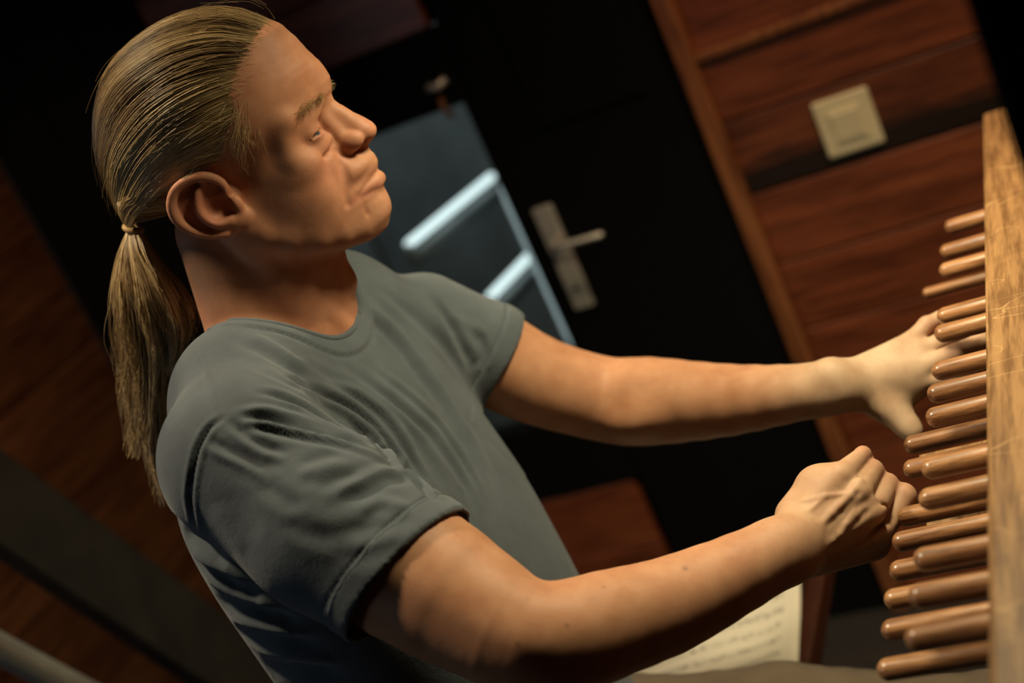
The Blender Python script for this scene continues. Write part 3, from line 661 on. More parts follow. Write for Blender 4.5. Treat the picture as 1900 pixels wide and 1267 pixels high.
for _x, _y, _rr in ((1271, 1055, .0022), (1052, 1160, .0014), (960, 1195, .0016), (1120, 1090, .0012)):                  # moles
    _k = np.exp(-((BV-on_surface(ra_base, _x, _y, .95, 1.25))**2).sum(1)/_rr**2)[:, None]; tone = tone*(1-_k*.75)+np.array([0.16, 0.07, 0.04])*_k*.75
# knuckles and finger ends a little redder
for F in R_FING+L_FING:
    for a, r_ in F[2:3]:
        k = 0.45*np.exp(-((BV-a)**2).sum(1)/0.012**2); tone = tone*(1-k[:, None])+np.array([0.50, 0.19, 0.12])*k[:, None]
RH0, RHN = P(752, 1052, 1.10), None
_h1, _h2 = P(838, 945, 1.075), P(650, 1168, 1.075); _h3 = P(740, 1050, 1.045)
RHN = np.cross(_h2-_h1, _h3-_h1); RHN /= np.linalg.norm(RHN); RHN = RHN if RHN@(RA[4][0]-RA[0][0]) > 0 else -RHN
_ax = (RA[3][0]-RA[1][0]); _ax /= np.linalg.norm(_ax); _hd = (_h2-_h1)/np.linalg.norm(_h2-_h1); RHN = _ax-(_ax@_hd)*_hd; RHN /= np.linalg.norm(RHN); RH0 = (_h1+_h2)/2
_l1, _l2 = P(957, 612, 1.46), P(886, 738, 1.46); _ax = (LA[2][0]-LA[0][0]); _ax /= np.linalg.norm(_ax); _hd = (_l2-_l1)/np.linalg.norm(_l2-_l1); LHN = _ax-(_ax@_hd)*_hd; LHN /= np.linalg.norm(LHN); LH0 = (_l1+_l2)/2
# under the cloth the arm gives way to the sleeve
_bn = normals(BV, BF)
def _tuck(h0, hn, A):
    global BV
    hd = -((BV-h0)@hn); near = (np.sqrt(((BV-h0)**2).sum(1)) < 0.17) & (chain(BV, A[:4], .01) < 0.012)
    BV = BV-_bn*(np.where(near, np.clip((hd-.022)/.03, 0, 1)*.009, 0))[:, None]
_tuck(RH0, RHN, RA); _tuck(LH0, LHN, LA)
_me = from_arrays('body', BV, BF); vcol(_me, 'tone', tone)
body = link('body', _me, SKIN, smooth=True); child(body, man)

# eyes
EYEW = plain('eye_white', (0.30, 0.24, 0.20), 0.25, var=0.05); IRIS = plain('iris', (0.05, 0.07, 0.08), 0.2)
for s_ in (1, -1):
    bm = bmesh.new(); bmesh.ops.create_uvsphere(bm, u_segments=24, v_segments=16, radius=0.0118); me = bpy.data.meshes.new('eye'); bm.to_mesh(me); bm.free()
    o = link('eye', me, EYEW, smooth=True); o.location = HP(64.5, 29.5*s_, -29); child(o, man)
    bm = bmesh.new(); bmesh.ops.create_uvsphere(bm, u_segments=20, v_segments=12, radius=0.0062); me = bpy.data.meshes.new('iris'); bm.to_mesh(me); bm.free()
    i_ = link('iris', me, IRIS, smooth=True); i_.parent = o; i_.location = tuple(0.0066*(HB@np.array([0.93, 0.10*s_, -0.34])))

# ------------------------------------------------------------------ t-shirt
NA = HB@np.array([0.22, 0, 0.97]); NA = NA/np.linalg.norm(NA)          # axis of the neck opening
NC = HP(-53, 4, -212)
def neck_cut(p):
    q = p-NC.astype(np.float32); t = q@NA; f = HF-(HF@NA)*NA; f = f/np.linalg.norm(f); s_ = np.cross(NA, f)
    return (np.sqrt(((q@f)/0.065)**2+((q@s_)/0.079)**2)-1)*0.07
def hem_plane(A, i, frac, tilt=(0, 0, 0)):
    a, b = A[i][0], A[i+1][0]; n = (b-a)/np.linalg.norm(b-a)+np.array(tilt); n /= np.linalg.norm(n); return a+(b-a)*frac, n
RSL = [(RA[0][0]+np.array([-.012, 0, 0]), .066), (RA[1][0]+np.array([-.004, 0, -.010]), .070), (RA[2][0]+np.array([0, 0, -.008]), .0645), (RA[3][0]+np.array([0, 0, -.006]), .063)]
LSL = [(LA[0][0]+np.array([0, 0, -.006]), .046), (LA[1][0], .053), (LA[2][0], .053), (LA[3][0], .052)]
def shirt_outer(p):
    d = smin(torso(p, .006), shoulders(p, .004), .035)
    d = smin(d, np.maximum(chain(p, RSL, .01), (p-RH0.astype(np.float32))@RHN.astype(np.float32)), .022)
    d = smin(d, np.maximum(chain(p, LSL, .01), (p-LH0.astype(np.float32))@LHN.astype(np.float32)), .022)
    return d.astype(np.float32)
def shirt_sdf(p): return np.maximum(np.maximum(shirt_outer(p), -neck_cut(p)), 0.475-p[:, 2]).astype(np.float32)
_t0 = time.time()
SV, SF = mesh_sdf(shirt_sdf, (-0.90, 0.72, 0.45), (-0.40, 1.46, 1.20), 0.0022)
def sl_only(p): return smin(torso(p, .006), shoulders(p, .004), .035)
# drop the cut faces at neck, cuffs and waist so that the cloth is open there
nc = neck_cut(SV); rh = (SV-RH0)@RHN; lh = (SV-LH0)@LHN
rin = chain(SV, RSL, .01); lin = chain(SV, LSL, .01)
so = smin(torso(SV, .006), shoulders(SV, .004), .035)
inner = ((nc < 0.0012) & (shirt_outer(SV) < -0.0016)) | ((np.abs(rh) < .0012) & (rin < -.0016) & (so > 0.004)) | ((np.abs(lh) < .0012) & (lin < -.0016) & (so > 0.004)) | (SV[:, 2] < 0.4765)
SF = SF[~inner[SF].all(1)]
use = np.unique(SF); rm = -np.ones(len(SV), int); rm[use] = np.arange(len(use)); SV = SV[use]; SF = rm[SF]
SV = smooth_mesh(SV, SF, 2, 0.4)
_e = np.sort(np.concatenate([SF[:, [0, 1]], SF[:, [1, 2]], SF[:, [2, 3]], SF[:, [3, 0]]]), 1); _u, _c = np.unique(_e, axis=0, return_counts=True); _be = _u[_c == 1]
for _ in range(30):                                                     # even out the raw edges
    _s = np.zeros_like(SV); _n = np.zeros(len(SV)); np.add.at(_s, _be[:, 0], SV[_be[:, 1]]); np.add.at(_s, _be[:, 1], SV[_be[:, 0]]); np.add.at(_n, _be.ravel(), 1); _m = _n > 1
    SV[_m] = SV[_m]*.4+.6*_s[_m]/_n[_m][:, None]
def trace(px, py, f=shirt_outer, d0=0.9, d1=1.8):
    k = ray(px, py); t = np.arange(d0, d1, 0.002); p = (CAM+k*t[:, None]).astype(np.float32); v = f(p); i = np.argmax(v < 0); return p[i]-(p[i]-p[i-1])*(v[i]/(v[i]-v[i-1])) if v[i] < 0 and i > 0 else None
def fold(pts, width, amp, asym=0.0):
    """ridge (amp > 0) or furrow (amp < 0) along a line over the cloth, in metres"""
    global SV
    X = np.array(pts, float); t = np.linspace(0, len(X)-1, len(X)*7); L = np.stack([np.interp(t, np.arange(len(X)), X[:, i]) for i in (0, 1)], 1)
    # smooth the corners
    for _ in range(3): L[1:-1] = (L[:-2]+2*L[1:-1]+L[2:])/4
    Q = [trace(x, y) for x, y in L]; Q = np.array([q for q in Q if q is not None])
    if len(Q) < 3: return
    for _ in range(2): Q[1:-1] = (Q[:-2]+2*Q[1:-1]+Q[2:])/4
    _i = np.linspace(0, len(Q)-1, len(Q)*5); Q = np.stack([np.interp(_i, np.arange(len(Q)), Q[:, a]) for a in range(3)], 1)
    lo, hi = Q.min(0)-4*width, Q.max(0)+4*width; m = np.nonzero(((SV > lo) & (SV < hi)).all(1))[0]; v = SV[m]
    dist = np.full(len(v), 9.0); par = np.zeros(len(v))
    for i, q in enumerate(Q):
        dd = ((v-q)**2).sum(1); b = dd < dist; dist[b] = dd[b]; par[b] = i/(len(Q)-1)
    dist = np.sqrt(dist); env = np.clip(np.sin(np.pi*np.clip(par, 0.0, 1))*1.6, 0.0, 1)
    prof = np.exp(-(dist/width)**2)-0.45*np.exp(-((dist-1.9*width)/width)**2)
    SV[m] = v+(SN[m]*(amp*env*prof)[:, None])
SN = normals(SV, SF)
def c8(*pts): return [(x/1.5325+280, y/1.5325+440) for x, y in pts]
def c7(*pts): return [(x/2.713+150, y/2.713+600) for x, y in pts]
def c9(*pts): return [(x/2.375+280, y/2.375+440) for x, y in pts]
for pts, wd, am in (
    # bunched cloth running from the shoulder point into the armpit and across the chest
    (c7((740, 452), (930, 428), (1100, 468), (1280, 538), (1420, 608), (1500, 648)), .0040, .0030),
    (c7((790, 470), (900, 468), (1060, 518), (1250, 568), (1400, 612)), .0034, -.0030),
    (c7((770, 484), (930, 500), (1100, 545), (1280, 590), (1440, 640), (1560, 700)), .0036, .0026),
    (c7((800, 510), (950, 535), (1100, 575), (1250, 605), (1380, 640)), .0034, -.0024),
    (c7((870, 343), (1000, 363), (1130, 418), (1260, 498), (1380, 570), (1460, 620)), .0036, -.0034),
    (c7((960, 390), (1090, 430), (1220, 500), (1340, 570)), .0034, .0024),
    (c7((1000, 258), (1200, 343), (1380, 430), (1500, 520), (1560, 610), (1620, 720), (1720, 830), (1790, 900)), .0046, -.0050),
    (c7((1100, 330), (1280, 410), (1420, 500), (1510, 590), (1570, 690), (1640, 780)), .0040, .0034),
    (c7((1340, 490), (1420, 560), (1500, 625), (1570, 700)), .0032, -.0028),
    (c7((1190, 285), (1350, 358), (1480, 448), (1570, 548), (1640, 650), (1700, 740), (1760, 830)), .0040, -.0038),
    (c7((1250, 270), (1400, 345), (1530, 440), (1620, 540), (1690, 650)), .0040, .0030),
    (c9((690, 560), (830, 640), (960, 730), (1060, 830), (1120, 930), (1180, 1020)), .005, -.0028),
    (c9((860, 580), (1000, 670), (1120, 765), (1240, 870), (1320, 985), (1400, 1110), (1430, 1230)), .005, -.0038),
    (c9((800, 570), (940, 660), (1070, 760), (1180, 870), (1260, 980), (1330, 1110)), .006, .0030),
    (c9((930, 540), (1060, 640), (1180, 735), (1290, 850), (1370, 980), (1440, 1120)), .0045, -.0030),
    (c9((960, 560), (1100, 660), (1230, 770), (1330, 890), (1410, 1020), (1480, 1160)), .005, .0026),
    (c9((900, 250), (980, 320), (1070, 410), (1160, 510), (1250, 640), (1330, 760), (1420, 900), (1500, 1050)), .008, .0050),
    (c9((960, 330), (1040, 420), (1120, 510), (1200, 620), (1290, 760)), .006, -.0046),
    (c9((1000, 210), (1100, 295), (1200, 385), (1290, 480), (1380, 620)), .006, -.0036),
    (c9((1030, 160), (1140, 250), (1240, 340), (1330, 460)), .007, .0028),
    (c9((1240, 250), (1310, 370), (1370, 480), (1420, 590)), .005, -.0042),
    (c9((1430, 400), (1470, 500), (1440, 580)), .005, -.0026), (c9((1300, 330), (1400, 390), (1500, 420)), .006, .0016),
    (c9((350, 430), (500, 500), (640, 590), (760, 670)), .007, -.0026), (c9((400, 420), (560, 500), (700, 590)), .007, .0024),
    (c9((430, 560), (560, 620), (680, 680)), .006, -.0016),
    (c9((205, 440), (240, 600), (300, 775)), .0026, .0010),
    # creases of the sleeve
    (c7((740, 480), (820, 560), (920, 622), (1050, 662)), .0036, -.0028), (c7((728, 500), (805, 580), (910, 645), (1040, 690)), .0038, .0020),
    (c7((610, 605), (700, 660), (820, 712), (925, 778)), .0036, .0020), (c7((640, 590), (740, 640), (860, 700), (960, 760)), .004, -.0016),
    (c7((1080, 765), (1200, 735), (1320, 690)), .005, .0014), (c7((1100, 700), (1220, 670), (1340, 660)), .005, -.0012),
    (c7((1270, 855), (1400, 802), (1520, 742), (1640, 752)), .005, .0024), (c7((1290, 885), (1420, 835), (1540, 775), (1660, 790)), .006, -.0014),
    (c7((1180, 830), (1300, 790), (1420, 740)), .005, -.0016),
    (c7((1380, 965), (1480, 905), (1560, 900), (1640, 940)), .005, .0018), (c7((1400, 985), (1490, 935), (1560, 930)), .006, -.0010),
    (c7((1250, 1045), (1450, 1022), (1620, 995), (1700, 985)), .007, -.0012), (c7((1240, 1010), (1420, 985), (1600, 955)), .007, .0012),
    (c7((1300, 1132), (1500, 1112), (1620, 1050)), .007, .0012), (c7((1280, 1165), (1480, 1150), (1640, 1090)), .007, -.0010),
    (c7((900, 800), (1010, 880), (1130, 940)), .006, -.0016), (c7((720, 850), (800, 950), (900, 1080)), .012, -.0010), (c7((680, 900), (740, 1020), (830, 1150)), .012, .0010),
    (c7((1000, 980), (1150, 1060), (1300, 1090)), .007, -.0016),
    # armhole seam
    (c9((335, 785), (255, 838), (205, 930), (180, 1050), (170, 1150), (185, 1240), (190, 1290)), .0024, -.0030),
    # drag folds on the side below the sleeve
    (c8((80, 800), (150, 880), (220, 935)), .007, -.0042), (c8((90, 860), (190, 935), (290, 1000)), .007, .0036),
    (c8((110, 910), (220, 975), (320, 1030)), .007, -.0040), (c8((150, 960), (260, 1010), (370, 1062)), .007, .0034),
    (c8((180, 1030), (300, 1060), (420, 1095)), .007, -.0036), (c8((200, 1075), (320, 1100), (450, 1130)), .007, .0032),
    (c8((225, 1120), (350, 1140), (480, 1160)), .007, -.0032), (c8((240, 1170), (380, 1180), (520, 1200)), .008, .0028),
    (c8((270, 1230), (420, 1225), (560, 1240)), .008, -.0026)):
    fold(pts, wd, am*1.0)
# ribbed collar, cuff hems and their stitching
nc = neck_cut(SV); SV += SN*(np.clip((0.0125-nc)/0.001, 0, 1)*0.0014)[:, None]; SV -= SN*(np.exp(-((nc-0.0138)/.0016)**2)*.0018)[:, None]
for h0, hn in ((RH0, RHN), (LH0, LHN)):
    hd = -((SV-h0)@hn); near = np.sqrt(((SV-h0)**2).sum(1)) < 0.12
    SV += SN*(np.where(near, (hd < .020)*.0009-np.exp(-((hd-.0205)/.0016)**2)*.0014, 0))[:, None]
# the light stitching line round the near cuff
_c0 = RH0-RHN*.0195; _b1 = np.cross(RHN, [0, 0, 1.0]); _b1 /= np.linalg.norm(_b1); _b2 = np.cross(RHN, _b1); STI = []
for a in np.linspace(0, 2*np.pi, 91):
    dr = math.cos(a)*_b1+math.sin(a)*_b2; tt = np.arange(0.02, 0.13, .0005); vv = shirt_outer((_c0+dr*tt[:, None]).astype(np.float32)); k_ = np.argmax(vv > 0); STI.append(_c0+dr*(tt[k_]+.0010))
# curve of the ribbed collar
_cf = HF-(HF@NA)*NA; _cf = _cf/np.linalg.norm(_cf); _cs = np.cross(NA, _cf); COL = []
for a in np.linspace(0, 2*np.pi, 121):
    q0 = NC+_cf*(math.cos(a)*.0665)+_cs*(math.sin(a)*.0805); tt = np.arange(0.10, -0.14, -.0008); vv = shirt_outer((q0+NA*tt[:, None]).astype(np.float32)); k_ = np.argmax(vv < 0); COL.append(q0+NA*(tt[k_]+.0004))
COL = np.array(COL); COL = np.stack([np.convolve(np.pad(COL[:-1, i], 6, mode='wrap'), np.ones(7)/7, 'same')[6:-6] for i in range(3)], 1); COL = np.vstack([COL, COL[:1]])
print('shirt', len(SV), round(time.time()-_t0, 1), 's')
def cloth_mat(name, c, weave=900, rough=0.85):
    m, nd, lk, bs = new_mat(name)
    n1 = noise(nd, lk, mapping(nd, lk, (1, 1, 1)), 26, 5, 0.6); r = ramp(nd, [(0.3, tuple(x*0.86 for x in c)), (0.7, tuple(x*1.12 for x in c))]); lk.new(n1.outputs[0], r.inputs[0])
    lk.new(r.outputs[0], bs.inputs['Base Color']); bs.inputs['Roughness'].default_value = rough; bs.inputs['Sheen Weight'].default_value = 0.15; bs.inputs['Specular IOR Level'].default_value = 0.2
    n2 = noise(nd, lk, mapping(nd, lk, (1, 1, 1)), weave, 2); n3 = noise(nd, lk, mapping(nd, lk, (1, 1, 1)), 75, 4, 0.6, 0.4)
    ml = nd.new('ShaderNodeMath'); ml.operation = 'MULTIPLY_ADD'; ml.inputs[1].default_value = 2.2; lk.new(n3.outputs[0], ml.inputs[0]); lk.new(n2.outputs[0], ml.inputs[2])
    bump(nd, lk, ml.outputs[0], bs, 0.28, 0.0011); return m
SHIRT = cloth_mat('grey_blue_cotton', (0.078, 0.088, 0.098))
shirt = link('t_shirt', from_arrays('t_shirt', SV, SF), SHIRT, smooth=True); child(shirt, man); shirt['label'] = 'grey-blue short-sleeved cotton t-shirt'
so_ = shirt.modifiers.new('thickness', 'SOLIDIFY'); so_.thickness = 0.0018; so_.offset = -1

_cl = world_tube('collar', COL, 0.0030, SHIRT, None, 10); child(_cl, man)
sti = world_tube('cuff_stitching', STI, 0.00032, plain('grey_thread', (0.16, 0.175, 0.18), 0.8), None, 5); child(sti, man)
# ------------------------------------------------------------------ trousers and shoes
HIPR, HIPL = np.array([-.70, .97, .505]), np.array([-.70, 1.13, .505])
KNR, KNL = np.array([-.25, .90, .40]), np.array([-.25, 1.19, .41])
ANR, ANL = np.array([-.20, .92, .0]), np.array([-.20, 1.17, .0])
def trousers_sdf(p):
    d = ell(p, (-.69, 1.05, .515), (.135, .185, .10))
    for h_, k_, a_ in ((HIPR, KNR, ANR), (HIPL, KNL, ANL)):
        leg = chain(p, [(h_, .088), (h_*.5+k_*.5+np.array([0, 0, .012]), .079), (k_, .062)], .02)
        leg = smin(leg, chain(p, [(k_, .062), (k_*.5+a_*.5, .056), (a_, .052)], .02), .03); d = smin(d, leg, .03)
    w_ = np.sin(p[:, 0]*95+p[:, 1]*30)*.0008+np.sin(p[:, 0]*210-p[:, 2]*120)*.0005
    return np.maximum(np.maximum(d+w_, 0.436-p[:, 2]-np.clip((p[:, 0]+.47)*6, 0, 2)), -p[:, 2]-.02).astype(np.float32)
TV, TF = mesh_sdf(trousers_sdf, (-.90, .78, -.06), (-.08, 1.36, .66), 0.005); TV = smooth_mesh(TV, TF, 2)
TROUS = cloth_mat('brown_grey_wool', (0.15, 0.103, 0.068), 500, 0.9)
tr = link('trousers', from_arrays('trousers', TV, TF), TROUS, smooth=True); child(tr, man); tr['label'] = 'brown trousers'
SHOE = plain('dark_leather', (0.02, 0.015, 0.012), 0.4)
for a_ in (ANR, ANL):
    def shoe_sdf(p, a_=a_): return np.maximum(chain(p, [(a_+np.array([-.03, 0, -.055]), .042), (a_+np.array([.10, 0, -.062]), .040), (a_+np.array([.17, 0, -.072]), .030)], .02), FZ+.001-p[:, 2]).astype(np.float32)
    hv, hf = mesh_sdf(shoe_sdf, a_+np.array([-.09, -.06, -.115]), a_+np.array([.22, .06, .0]), 0.005); hv = smooth_mesh(hv, hf, 1)
    sh_ = link('shoe', from_arrays('shoe', hv, hf), SHOE, smooth=True); child(sh_, man)

# ------------------------------------------------------------------ hair
HC = np.array([-14.0, 0.0, 20.0])
_ol = np.array([head_px(x, y, 0.0)[[0, 2]] for x, y in [(519, 44), (500, 16), (470, -2), (440, -3), (405, 4), (363, 16), (312, 33), (269, 58), (232, 87), (203, 120), (187, 156), (180, 189), (178, 232), (181, 276), (192, 319), (209, 359), (225, 392), (240, 414)]])
_th = np.unwrap(np.arctan2(_ol[:, 1]-HC[2], _ol[:, 0]-HC[0])); _rr = np.hypot(_ol[:, 0]-HC[0], _ol[:, 1]-HC[2])
_th = np.concatenate([[-1.0], _th, [_th[-1]+.35, _th[-1]+1.2]]); _rr = np.concatenate([[100], _rr, [112, 90]])
TIE = head_px(247, 424, 0.0).astype(float)
def envelope(D):
    """outer radius (mm) of the combed hair in unit directions D from HC"""
    th = np.arctan2(D[:, 2], D[:, 0]); th = np.where(th < -1.0, th+2*np.pi, th); Rm = np.interp(th, _th, _rr)
    B = np.interp(D[:, 2], [-.9, -.5, 0, 1], [66, 72, 79, 82]); c = np.hypot(D[:, 0], D[:, 2])
    return 1/np.sqrt((c/Rm)**2+(D[:, 1]/B)**2)
def _bisect(D):
    hi = np.full(len(D), 150.0); lo = np.full(len(D), 40.0)
    for _ in range(13):
        mid = (lo+hi)/2; ins = face((HC+D*mid[:, None]).astype(np.float32)) < 0; lo = np.where(ins, mid, lo); hi = np.where(ins, hi, mid)
    return lo
_ta, _tb = np.linspace(-np.pi, np.pi, 121), np.linspace(-np.pi/2, np.pi/2, 61); _A, _B = np.meshgrid(_ta, _tb, indexing='ij')
_ST = _bisect(np.stack([np.cos(_B)*np.cos(_A), np.sin(_B), np.cos(_B)*np.sin(_A)], -1).reshape(-1, 3)).reshape(121, 61)
def skull_r(D):
    """radius of the bare skull, from a table over directions"""
    x = (np.arctan2(D[:, 2], D[:, 0])+np.pi)/(2*np.pi)*120; y = (np.arcsin(np.clip(D[:, 1], -1, 1))+np.pi/2)/np.pi*60
    i = np.clip(x.astype(int), 0, 119); j = np.clip(y.astype(int), 0, 59); u_, v_ = x-i, y-j
    return (_ST[i, j]*(1-u_)+_ST[i+1, j]*u_)*(1-v_)+(_ST[i, j+1]*(1-u_)+_ST[i+1, j+1]*u_)*v_
HL = np.array([(88, 0, 62), (84, 14, 62), (76, 28, 62), (66, 42, 58), (52, 55, 47), (42, 62, 34), (40, 66, 22), (30, 69, 14), (20, 71, 6), (14, 72, -6), (12, 72, -14), (-2, 72, -10), (-20, 74, -6), (-40, 74, -10), (-58, 70, -28), (-62, 62, -52), (-72, 48, -66), (-92, 20, -72), (-98, 0, -74)], float)
def on_hairline(t, side):
    k = t*(len(HL)-1); v = np.stack([np.interp(k, np.arange(len(HL)), HL[:, i]) for i in range(3)], 1); v[:, 1] *= side; return v
def unit(v): return v/np.linalg.norm(v, axis=-1, keepdims=True)
def strands_mesh(name, paths, rad, mat, shade, parent, sides=3):
    """paths (n, k, 3) metres -> one mesh of thin tapering tubes, a shade value on every strand"""
    n, k, _ = paths.shape
    T = np.gradient(paths, axis=1); T = T/(np.linalg.norm(T, axis=2, keepdims=True)+1e-12)
    ref = unit(paths-HP(-14, 0, -10)[None, None]); Uv = np.cross(T, ref); Uv = Uv/(np.linalg.norm(Uv, axis=2, keepdims=True)+1e-9); Vv = np.cross(T, Uv)
    rr = np.broadcast_to(rad, (n, k))
    V = np.stack([paths+rr[..., None]*(math.cos(a)*Uv+math.sin(a)*Vv) for a in np.arange(sides)*2*math.pi/sides+math.pi/2], 2)     # n,k,sides,3
    idx = np.arange(n*k*sides).reshape(n, k, sides); F = []
    for a in range(sides):
        b = (a+1) % sides; F.append(np.stack([idx[:, :-1, a], idx[:, :-1, b], idx[:, 1:, b], idx[:, 1:, a]], -1).reshape(-1, 4))
    me = from_arrays(name, V.reshape(-1, 3), np.concatenate(F))
    sh = np.repeat(shade, k*sides); vcol(me, 'shade', np.stack([sh]*3, 1))
    o = link(name, me, mat, smooth=True); child(o, parent); return o
def hair_mat():
    m, nd, lk, bs = new_mat('blond_hair'); at = nd.new('ShaderNodeAttribute'); at.attribute_name = 'shade'
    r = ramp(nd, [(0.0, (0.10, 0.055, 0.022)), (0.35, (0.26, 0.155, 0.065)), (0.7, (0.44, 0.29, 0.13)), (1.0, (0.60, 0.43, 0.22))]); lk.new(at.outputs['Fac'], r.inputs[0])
    lk.new(r.outputs[0], bs.inputs['Base Color']); bs.inputs['Roughness'].default_value = 0.38; bs.inputs['Specular IOR Level'].default_value = 0.55
    return m
HAIR = hair_mat()
def fbm(x, y, seed, octs=3):
    """cheap smooth 2-D noise"""
    g = np.random.default_rng(seed).standard_normal((64, 64)); out = 0; amp = 1
    for o in range(octs):
        xx, yy = x*2**o, y*2**o; i, j = np.floor(xx).astype(int), np.floor(yy).astype(int); u_, v_ = xx-i, yy-j; u_ = u_*u_*(3-2*u_); v_ = v_*v_*(3-2*v_)
        G = lambda a, b: g[a % 64, b % 64]
        out = out+amp*((G(i, j)*(1-u_)+G(i+1, j)*u_)*(1-v_)+(G(i, j+1)*(1-u_)+G(i+1, j+1)*u_)*v_); amp *= .5
    return out
def comb(D0, s):
    """unit directions along strands combed back from D0 (n,3) to the tie, at fractions s (n,k)"""
    Dt = unit((TIE-HC)[None])[0]; y = D0[:, 1]
    Dm = unit(np.stack([-0.35-0.30*np.clip(-D0[:, 0]*2, 0, 1), 0.95*y, 0.9*np.maximum(0, D0[:, 2])+0.25*(1-np.abs(y))-.1*np.clip(-D0[:, 2]*3, 0, 1)], 1))*1.15
    s = s[..., None]; return unit((1-s)**2*D0[:, None]+2*s*(1-s)*Dm[:, None]+s*s*Dt), Dt
def scalp_hair(n, K=22):
    side = np.where(RNG.random(n) < 0.62, 1, -1)
    t = RNG.random(n); nl = 40; lock = np.round(t*nl+0.3*RNG.standard_normal(n)*0.5); t = np.clip(t+(lock/nl-t)*0.4*RNG.random(n), 0, 1)
    start = on_hairline(t, side)+RNG.standard_normal((n, 3))*np.array([2.6, .8, 2.6])+fbm(t*16, side*3.3, 77, 2)[:, None]*np.array([2.5, 0, 1.5])
    D0 = unit(start-HC)
    # many strands start further back on the scalp
    back = np.where(RNG.random(n) < 0.45, RNG.random(n)*0.6, RNG.random(n)**2*0.05); stop = np.full(n, .955)
    s = back[:, None]+(stop-back)[:, None]*np.linspace(0, 1, K)[None]
    D, Dt = comb(D0, s); az = side*t*np.pi
    wig = 0.016*fbm(az*12+7, s.T*2.0, 5, 2).T+0.022*RNG.standard_normal((n, 1))
    rot = wig*np.sin(np.pi*s)**.5
    par = (D@Dt)[..., None]*Dt; perp = D-par; D = par+np.cos(rot)[..., None]*perp+np.sin(rot)[..., None]*np.cross(Dt, perp)
    D = unit(D); flat = D.reshape(-1, 3)
    E = envelope(flat).reshape(n, K); S = skull_r(flat).reshape(n, K)
    depth = RNG.random(n)**1.3                                   # 0 on the outside
    grow = np.clip((s-back[:, None])/0.30, 0, 1); grow = grow*grow*(3-2*grow)
    gro = fbm(az*7+3, s.T*1.3, 11, 2).T
    lift = (1-0.38*depth)[:, None]*np.maximum(E-S-0.3, 0.6)*grow+1.1*gro*grow*np.sin(np.pi*np.clip(s, 0, 1))-0.6+0.9*grow
    Rr = S+np.maximum(lift, -0.4)
    tie_f = np.clip((s-0.86)/0.14, 0, 1)[..., None]
    pts = HC+D*Rr[..., None]
    end = TIE+(pts[:, -1:]-TIE)*0.55
    pts = pts*(1-tie_f**2)+end*tie_f**2
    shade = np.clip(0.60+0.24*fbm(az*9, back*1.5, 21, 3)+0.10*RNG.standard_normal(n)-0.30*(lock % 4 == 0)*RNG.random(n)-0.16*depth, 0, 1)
    W = HO+(pts@HB.T)/1000
    return W, shade
_t0 = time.time()
hw, hs = scalp_hair(11500)
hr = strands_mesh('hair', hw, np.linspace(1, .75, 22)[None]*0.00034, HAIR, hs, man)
hr['label'] = 'blond hair combed straight back'
# ponytail hanging behind the shoulder
dT = proj(HP(*TIE))[2]
GUIDES = [([(248, 425, 0), (234, 465, .0), (226, 520, .004), (232, 580, .012), (246, 650, .03), (243, 720, .04), (258, 795, .05), (248, 852, .055)], .012, .0015, 420, .72),
          ([(248, 425, 0), (244, 475, -.004), (252, 540, -.006), (270, 600, .004), (284, 660, .02), (282, 720, .03), (268, 775, .04)], .022, .004, 1300, .84),
          ([(248, 425, 0), (258, 475, -.008), (286, 540, -.010), (308, 600, .0), (318, 640, .010), (306, 690, .02)], .020, .006, 1100, .88),
          ([(248, 425, 0), (240, 500, .0), (250, 570, .006), (270, 640, .016), (283, 720, .03), (284, 800, .044), (296, 870, .052), (316, 935, .058)], .013, .005, 620, .55),
          ([(250, 427, 0), (285, 480, .006), (325, 530, .006), (352, 575, .0), (352, 620, .006), (332, 660, .014)], .006, .002, 110, .65),
          ([(248, 425, 0), (225, 500, .0), (222, 560, .01), (240, 640, .02), (236, 720, .035), (250, 790, .045)], .004, .006, 60, .7),
          ([(248, 425, 0), (246, 490, .0), (256, 570, .004), (268, 650, .02), (270, 740, .035), (262, 830, .05)], .034, .014, 130, .75),
          ([(248, 425, 0), (250, 500, .015), (265, 590, .03), (282, 680, .04), (290, 760, .05), (286, 800, .055)], .022, .006, 800, .42)]
allp, alls = [], []
